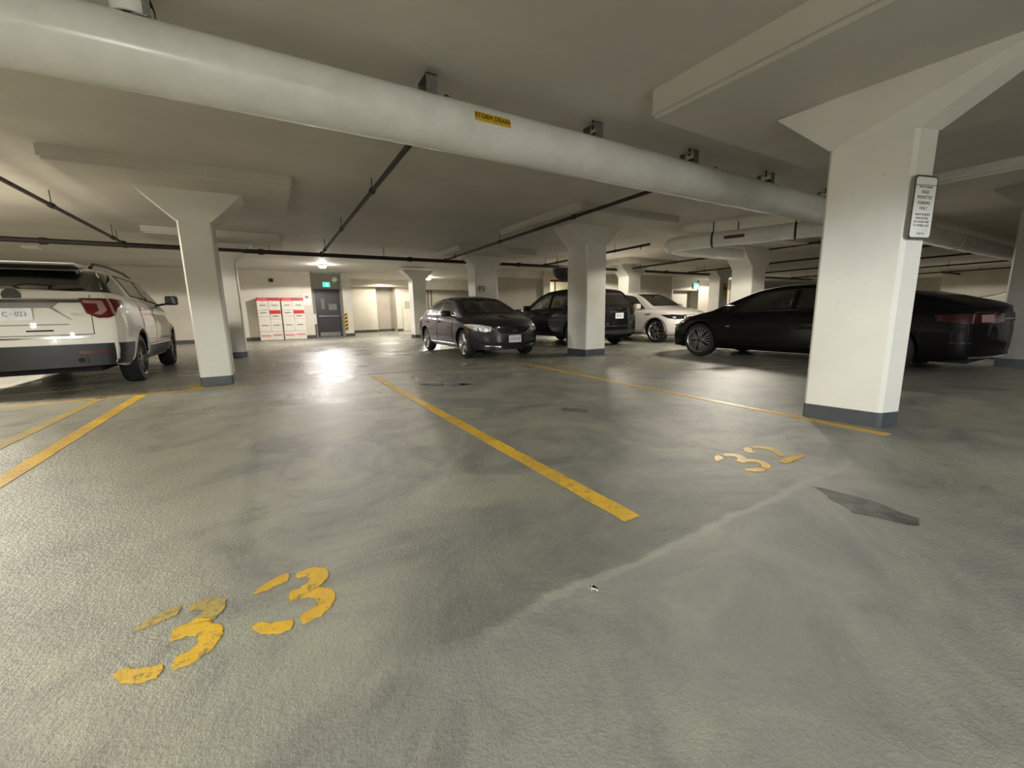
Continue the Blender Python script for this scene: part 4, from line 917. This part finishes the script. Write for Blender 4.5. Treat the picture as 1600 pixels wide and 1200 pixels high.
m.box(x, x+.012, -.042, -.028, .565, .635).box(x, x+.012, .028, .042, .565, .635).box(x, x+.012, -.03, .03, .593, .607); m.build('emblem', 'chrome', c.root)
c.patch('f', [(-.42, .27), (.42, .27), (.40, .37), (-.40, .37)], 'lower_grille', 'gap', off=.004)
c.plateset('f', 0, .43, 'CCRB 018', w=.30, h=.15)
c.seats((1.55, 2.35), .98); c.cabin(3.0, .93, .36); MB().bbox(2.78, 2.82, -.12, .12, 1.22, 1.28, .015).build('rear_view_mirror', 'seat', c.root)
c.doors([(1.12, 2.0), (2.03, 3.08)], .33, .80); c.mirror(2.98, .93, 'p_plum', .13, .06); c.wheels('alloy', 'five', .20, .225); c.finish()
c.place((3.74, 8.62), -91.8, (3.65, -.875), 1.035)
# ---- black crossover
c = Car('crossover_car', 'glossy black crossover seen from behind, partly hidden by the middle column', 4.53, .91, .345, (.93, 3.55),
        [(0, 1.05), (.06, 1.09), (.14, 1.16), (.45, 1.50), (.6, 1.58), (1.2, 1.64), (1.8, 1.65), (2.4, 1.62), (2.8, 1.50), (3.45, 1.12), (3.7, 1.06), (4.2, .97), (4.45, .85), (4.53, .74)],
        [(0, 1.02), (.8, 1.05), (2.2, 1.02), (3.3, .98), (4.0, .92), (4.53, .7)], 'p_black', tumble=.19, Hg=.52, base=.26, bowR=.22, tailTuck=.03)
c.window('r', [(-.60, 1.12), (.60, 1.12), (.54, 1.47), (-.54, 1.47)], name='rear_window'); c.window('f', [(-.62, 1.12), (.62, 1.12), (.52, 1.50), (-.52, 1.50)], clear=True, name='windscreen')
for ax in ('l', 'R'):
    c.window(ax, c.side_window(1.15, 2.05, 1.1, 2.05), clear=True, name='rear_door_window'); c.window(ax, c.side_window(2.12, 3.2, 2.12, 2.62), clear=True, name='front_door_window')
    c.patch(ax, [(1.35, .26), (3.1, .26), (3.1, .38), (1.35, .38)], 'sill', 'plastic', off=.01)
for sg in (1, -1):
    o = fascia_lamp(c, sg, 140, (.12, .8), [(-.12, .82), (.12, .84), (.14, 1.02), (.08, 1.30), (.0, 1.30), (-.03, 1.02), (-.14, .98)], 'tail_lamp', 'tail_dark', .016)
    fascia_lamp(c, sg, 32, (4.25, .72), [(-.2, .72), (.2, .76), (.3, .86), (-.2, .80)], 'headlamp', 'headlight')
c.patch('r', [(-.3, .92), (.3, .92), (.3, .95), (-.3, .95)], 'tailgate_strip', 'chrome', off=.012); c.plateset('r', 0, .83, 'BV KC')
c.patch('r', [(-.82, .26), (.82, .26), (.82, .45), (-.82, .45)], 'lower_bumper', 'plastic', off=.01); c.line('r', [(-.8, .56), (.8, .56)], .02, 'bumper_strip', 'plastic', off=.01)
MB().bbox(-.004, .01, -.08, .08, 1.0, 1.03, .003).build('badge', 'chrome', c.root)
c.seats((1.4, 2.3), 1.12); c.cabin(3.0, 1.02, .38); c.doors([(1.2, 2.07), (2.1, 3.2)], .40, .92); c.mirror(3.0, 1.03, 'p_black', .15, .07); c.wheels('darkalloy', 'split', .22, .24); c.finish()
c.place((7.56, 9.4), 90, (.93, .91), 1.05)
# ---- white crossover
c = Car('crossover_car', 'pearl white crossover facing us between the middle column and the black car', 4.62, .92, .36, (.92, 3.72),
        [(0, 1.05), (.06, 1.1), (.14, 1.2), (.42, 1.5), (.6, 1.58), (1.4, 1.66), (2.2, 1.655), (2.6, 1.60), (2.95, 1.46), (3.5, 1.13), (3.7, 1.09), (4.3, 1.0), (4.55, .90), (4.62, .78)],
        [(0, 1.0), (1.0, 1.06), (2.5, 1.04), (3.5, 1.02), (4.2, .94), (4.62, .74)], 'p_white2', tumble=.19, Hg=.52, base=.25, bowF=.25, noseTuck=.05)
c.window('f', [(-.66, 1.14), (.66, 1.14), (.62, 1.26), (.54, 1.55), (-.54, 1.55), (-.62, 1.26)], clear=True, name='windscreen', border=.04); c.window('r', [(-.6, 1.12), (.6, 1.12), (.52, 1.48), (-.52, 1.48)], clear=True, name='rear_window')
for ax in ('l', 'R'):
    c.window(ax, c.side_window(1.1, 2.1, 1.1, 2.1), clear=True, name='rear_door_window'); c.window(ax, c.side_window(2.17, 3.25, 2.17, 2.75), clear=True, name='front_door_window')
    for a in c.ax:
        arc = [(a+(c.Ra+.035)*math.cos(t), c.r+(c.Ra+.035)*math.sin(t)) for t in [math.pi*k/12 for k in range(13)]]+[(a+(c.Ra+.008)*math.cos(t), c.r+(c.Ra+.008)*math.sin(t)) for t in [math.pi*(12-k)/12 for k in range(13)]]
        c.patch(ax, arc, 'wheel_arch_trim', 'visor', off=.01, thick=.01)
    c.patch(ax, [(3.35, .86), (3.55, .87), (3.5, .90), (3.3, .89)], 'wing_badge', 'chrome', off=.008)
    c.patch(ax, [(1.4, .25), (3.2, .25), (3.2, .33), (1.4, .33)], 'sill', 'visor', off=.01)
for sg in (1, -1):
    o = fascia_lamp(c, sg, 32, (4.35, .72), [(-.24, .74), (.0, .73), (.22, .76), (.36, .86), (.1, .87), (-.24, .85)], 'headlamp', 'darklamp')
    fascia_lamp(c, sg, 32, (4.35, .72), [(.02, .76), (.10, .76), (.10, .80), (.02, .80)], 'lamp_bowl', 'headlight', .02, o)
    c.patch('f', [(sg*.55, .34), (sg*.78, .36), (sg*.80, .58), (sg*.70, .60), (sg*.60, .42)], 'air_intake', 'gap', off=.006)
c.patch('f', [(-.5, .74), (.5, .74), (.5, .86), (-.5, .86)], 'grille', 'gap', off=.008); c.line('f', [(-.5, .80), (.5, .80)], .02, 'grille_strip', 'chrome', off=.014)
c.patch('f', [(-.5, .28), (.5, .28), (.45, .46), (-.45, .46)], 'lower_grille', 'gap', off=.006)
c.seats((1.45, 2.35), 1.12); c.cabin(3.05, 1.05, .38); c.doors([(1.15, 2.12), (2.15, 3.3)], .38, .92); c.mirror(3.08, 1.07, 'p_white2', .15, .07); c.wheels('alloy', 'wide', .23, .255); c.finish()
c.place((10.35, 8.75), -90, (3.72, -.92))
# ---- black fastback (right)
c = Car('fastback_car', 'glossy black fastback with many spoked wheels, half hidden by the near column', 5.14, .95, .352, (1.08, 4.16),
        [(0, .93), (.05, 1.0), (.25, 1.05), (.9, 1.22), (1.6, 1.37), (2.2, 1.425), (2.7, 1.425), (3.1, 1.37), (3.5, 1.20), (3.95, 1.00), (4.2, .95), (4.75, .83), (5.02, .72), (5.14, .60)],
        [(0, .92), (1.0, .95), (2.5, .93), (3.9, .89), (4.6, .80), (5.14, .56)], 'p_black2', tumble=.22, Hg=.42, base=.20, bowF=.38, bowR=.25, noseTuck=.06, roofc=.05)
c.window('f', [(-.66, .99), (.66, .99), (.52, 1.34), (-.52, 1.34)], name='windscreen'); c.window('r', [(-.55, 1.10), (.55, 1.10), (.45, 1.33), (-.45, 1.33)], name='rear_window')
for ax in ('l', 'R'):
    c.window(ax, c.side_window(1.0, 2.35, 1.5, 2.35), name='rear_door_window'); c.window(ax, c.side_window(2.42, 3.55, 2.42, 3.05), clear=(ax == 'l' or True), name='front_door_window')
    c.line(ax, [(1.0, .955), (2.4, .945), (3.6, .925)], .012, 'window_strip', 'darkalloy', off=.01)
    c.line(ax, [(.95, 1.0), (1.3, 1.14), (1.7, 1.25), (2.3, 1.305), (2.8, 1.29), (3.15, 1.2), (3.55, 1.0)], .01, 'roof_strip', 'darkalloy', off=.012)
    c.patch(ax, [(3.46, .64), (3.54, .64), (3.54, .665), (3.46, .665)], 'wing_badge', 'chrome', off=.008)
for sg in (1, -1):
    fascia_lamp(c, sg, 32, (4.85, .72), [(-.24, .58), (.0, .57), (.25, .63), (.34, .72), (.0, .68), (-.24, .65)], 'headlamp', 'darklamp')
    o = fascia_lamp(c, sg, 140, (.22, .8), [(-.30, .76), (-.1, .72), (.30, .72), (.50, .74), (.50, .86), (-.30, .85)], 'tail_lamp', 'tail_dark', .016)
    fascia_lamp(c, sg, 140, (.22, .8), [(.10, .74), (.30, .74), (.30, .84), (.10, .84)], 'lamp_lens', 'tailclear', .022, o)
    fascia_lamp(c, sg, 140, (.22, .8), [(.0, .865), (.35, .865), (.35, .877), (.0, .877)], 'lamp_strip', 'chrome', .018)
    fascia_lamp(c, sg, 140, (.22, .8), [(-.2, .46), (.0, .46), (.0, .48), (-.2, .48)], 'reflector', 'tail_dark', .014)
c.line('r', [(-.8, .27), (.8, .27)], .03, 'bumper_strip', 'chrome', off=.01); c.line('r', [(-.7, .78), (.7, .78)], .014, 'tailgate_strip', 'chrome', off=.01)
c.patch('f', [(-.42, .32), (.42, .32), (.5, .62), (.36, .68), (-.36, .68), (-.5, .62)], 'grille', 'gap', off=.008)
for sg in (1, -1): c.patch('f', [(sg*.58, .3), (sg*.8, .33), (sg*.78, .48), (sg*.6, .46)], 'air_intake', 'gap', off=.006)
c.seats((1.7, 2.75), 1.0); c.cabin(3.35, .93, .38); c.doors([(1.45, 2.37), (2.40, 3.5)], .30, .78); c.mirror(3.42, .94, 'p_black2', .12, .07); c.wheels('alloy', 'multi', .24, .262); c.finish()
c.place((7.87, 5.5), 90, (4.16, .95))
# ---- pale taller car far right, built on a sedan shape
c = Car('sedan_car', 'pale car just visible above the black car tail at the far right', 4.7, .90, .33, (1.0, 3.75),
        [(0, .93), (.05, 1.0), (.5, 1.06), (1.25, 1.33), (1.8, 1.43), (2.3, 1.44), (2.8, 1.37), (3.55, 1.0), (3.8, .96), (4.4, .83), (4.6, .72), (4.7, .6)],
        [(0, .9), (1.0, .96), (3.4, .9), (4.2, .8), (4.7, .55)], 'p_white', tumble=.2, Hg=.42, base=.2, bowF=.4, bowR=.25)
c.window('f', [(-.64, .99), (.64, .99), (.5, 1.34), (-.5, 1.34)], name='windscreen'); c.window('r', [(-.55, 1.08), (.55, 1.08), (.46, 1.32), (-.46, 1.32)], name='rear_window')
for ax in ('l', 'R'):
    c.window(ax, c.side_window(.98, 2.05, 1.3, 2.05), name='rear_door_window'); c.window(ax, c.side_window(2.12, 3.2, 2.12, 2.75), name='front_door_window')
for sg in (1, -1): fascia_lamp(c, sg, 32, (4.4, .68), [(-.2, .58), (.2, .62), (.34, .72), (-.2, .66)], 'headlamp', 'headlight')
c.patch('f', [(-.4, .4), (.4, .4), (.4, .6), (-.4, .6)], 'grille', 'gap', off=.006)
c.doors([(1.12, 2.07), (2.1, 3.1)], .32, .8); c.mirror(3.05, .94, 'p_white', .13, .06); c.wheels('alloy', 'five', .21, .23); c.finish()
c.place((12.1, 3.3), 90, (4.7, 0), 1.18)
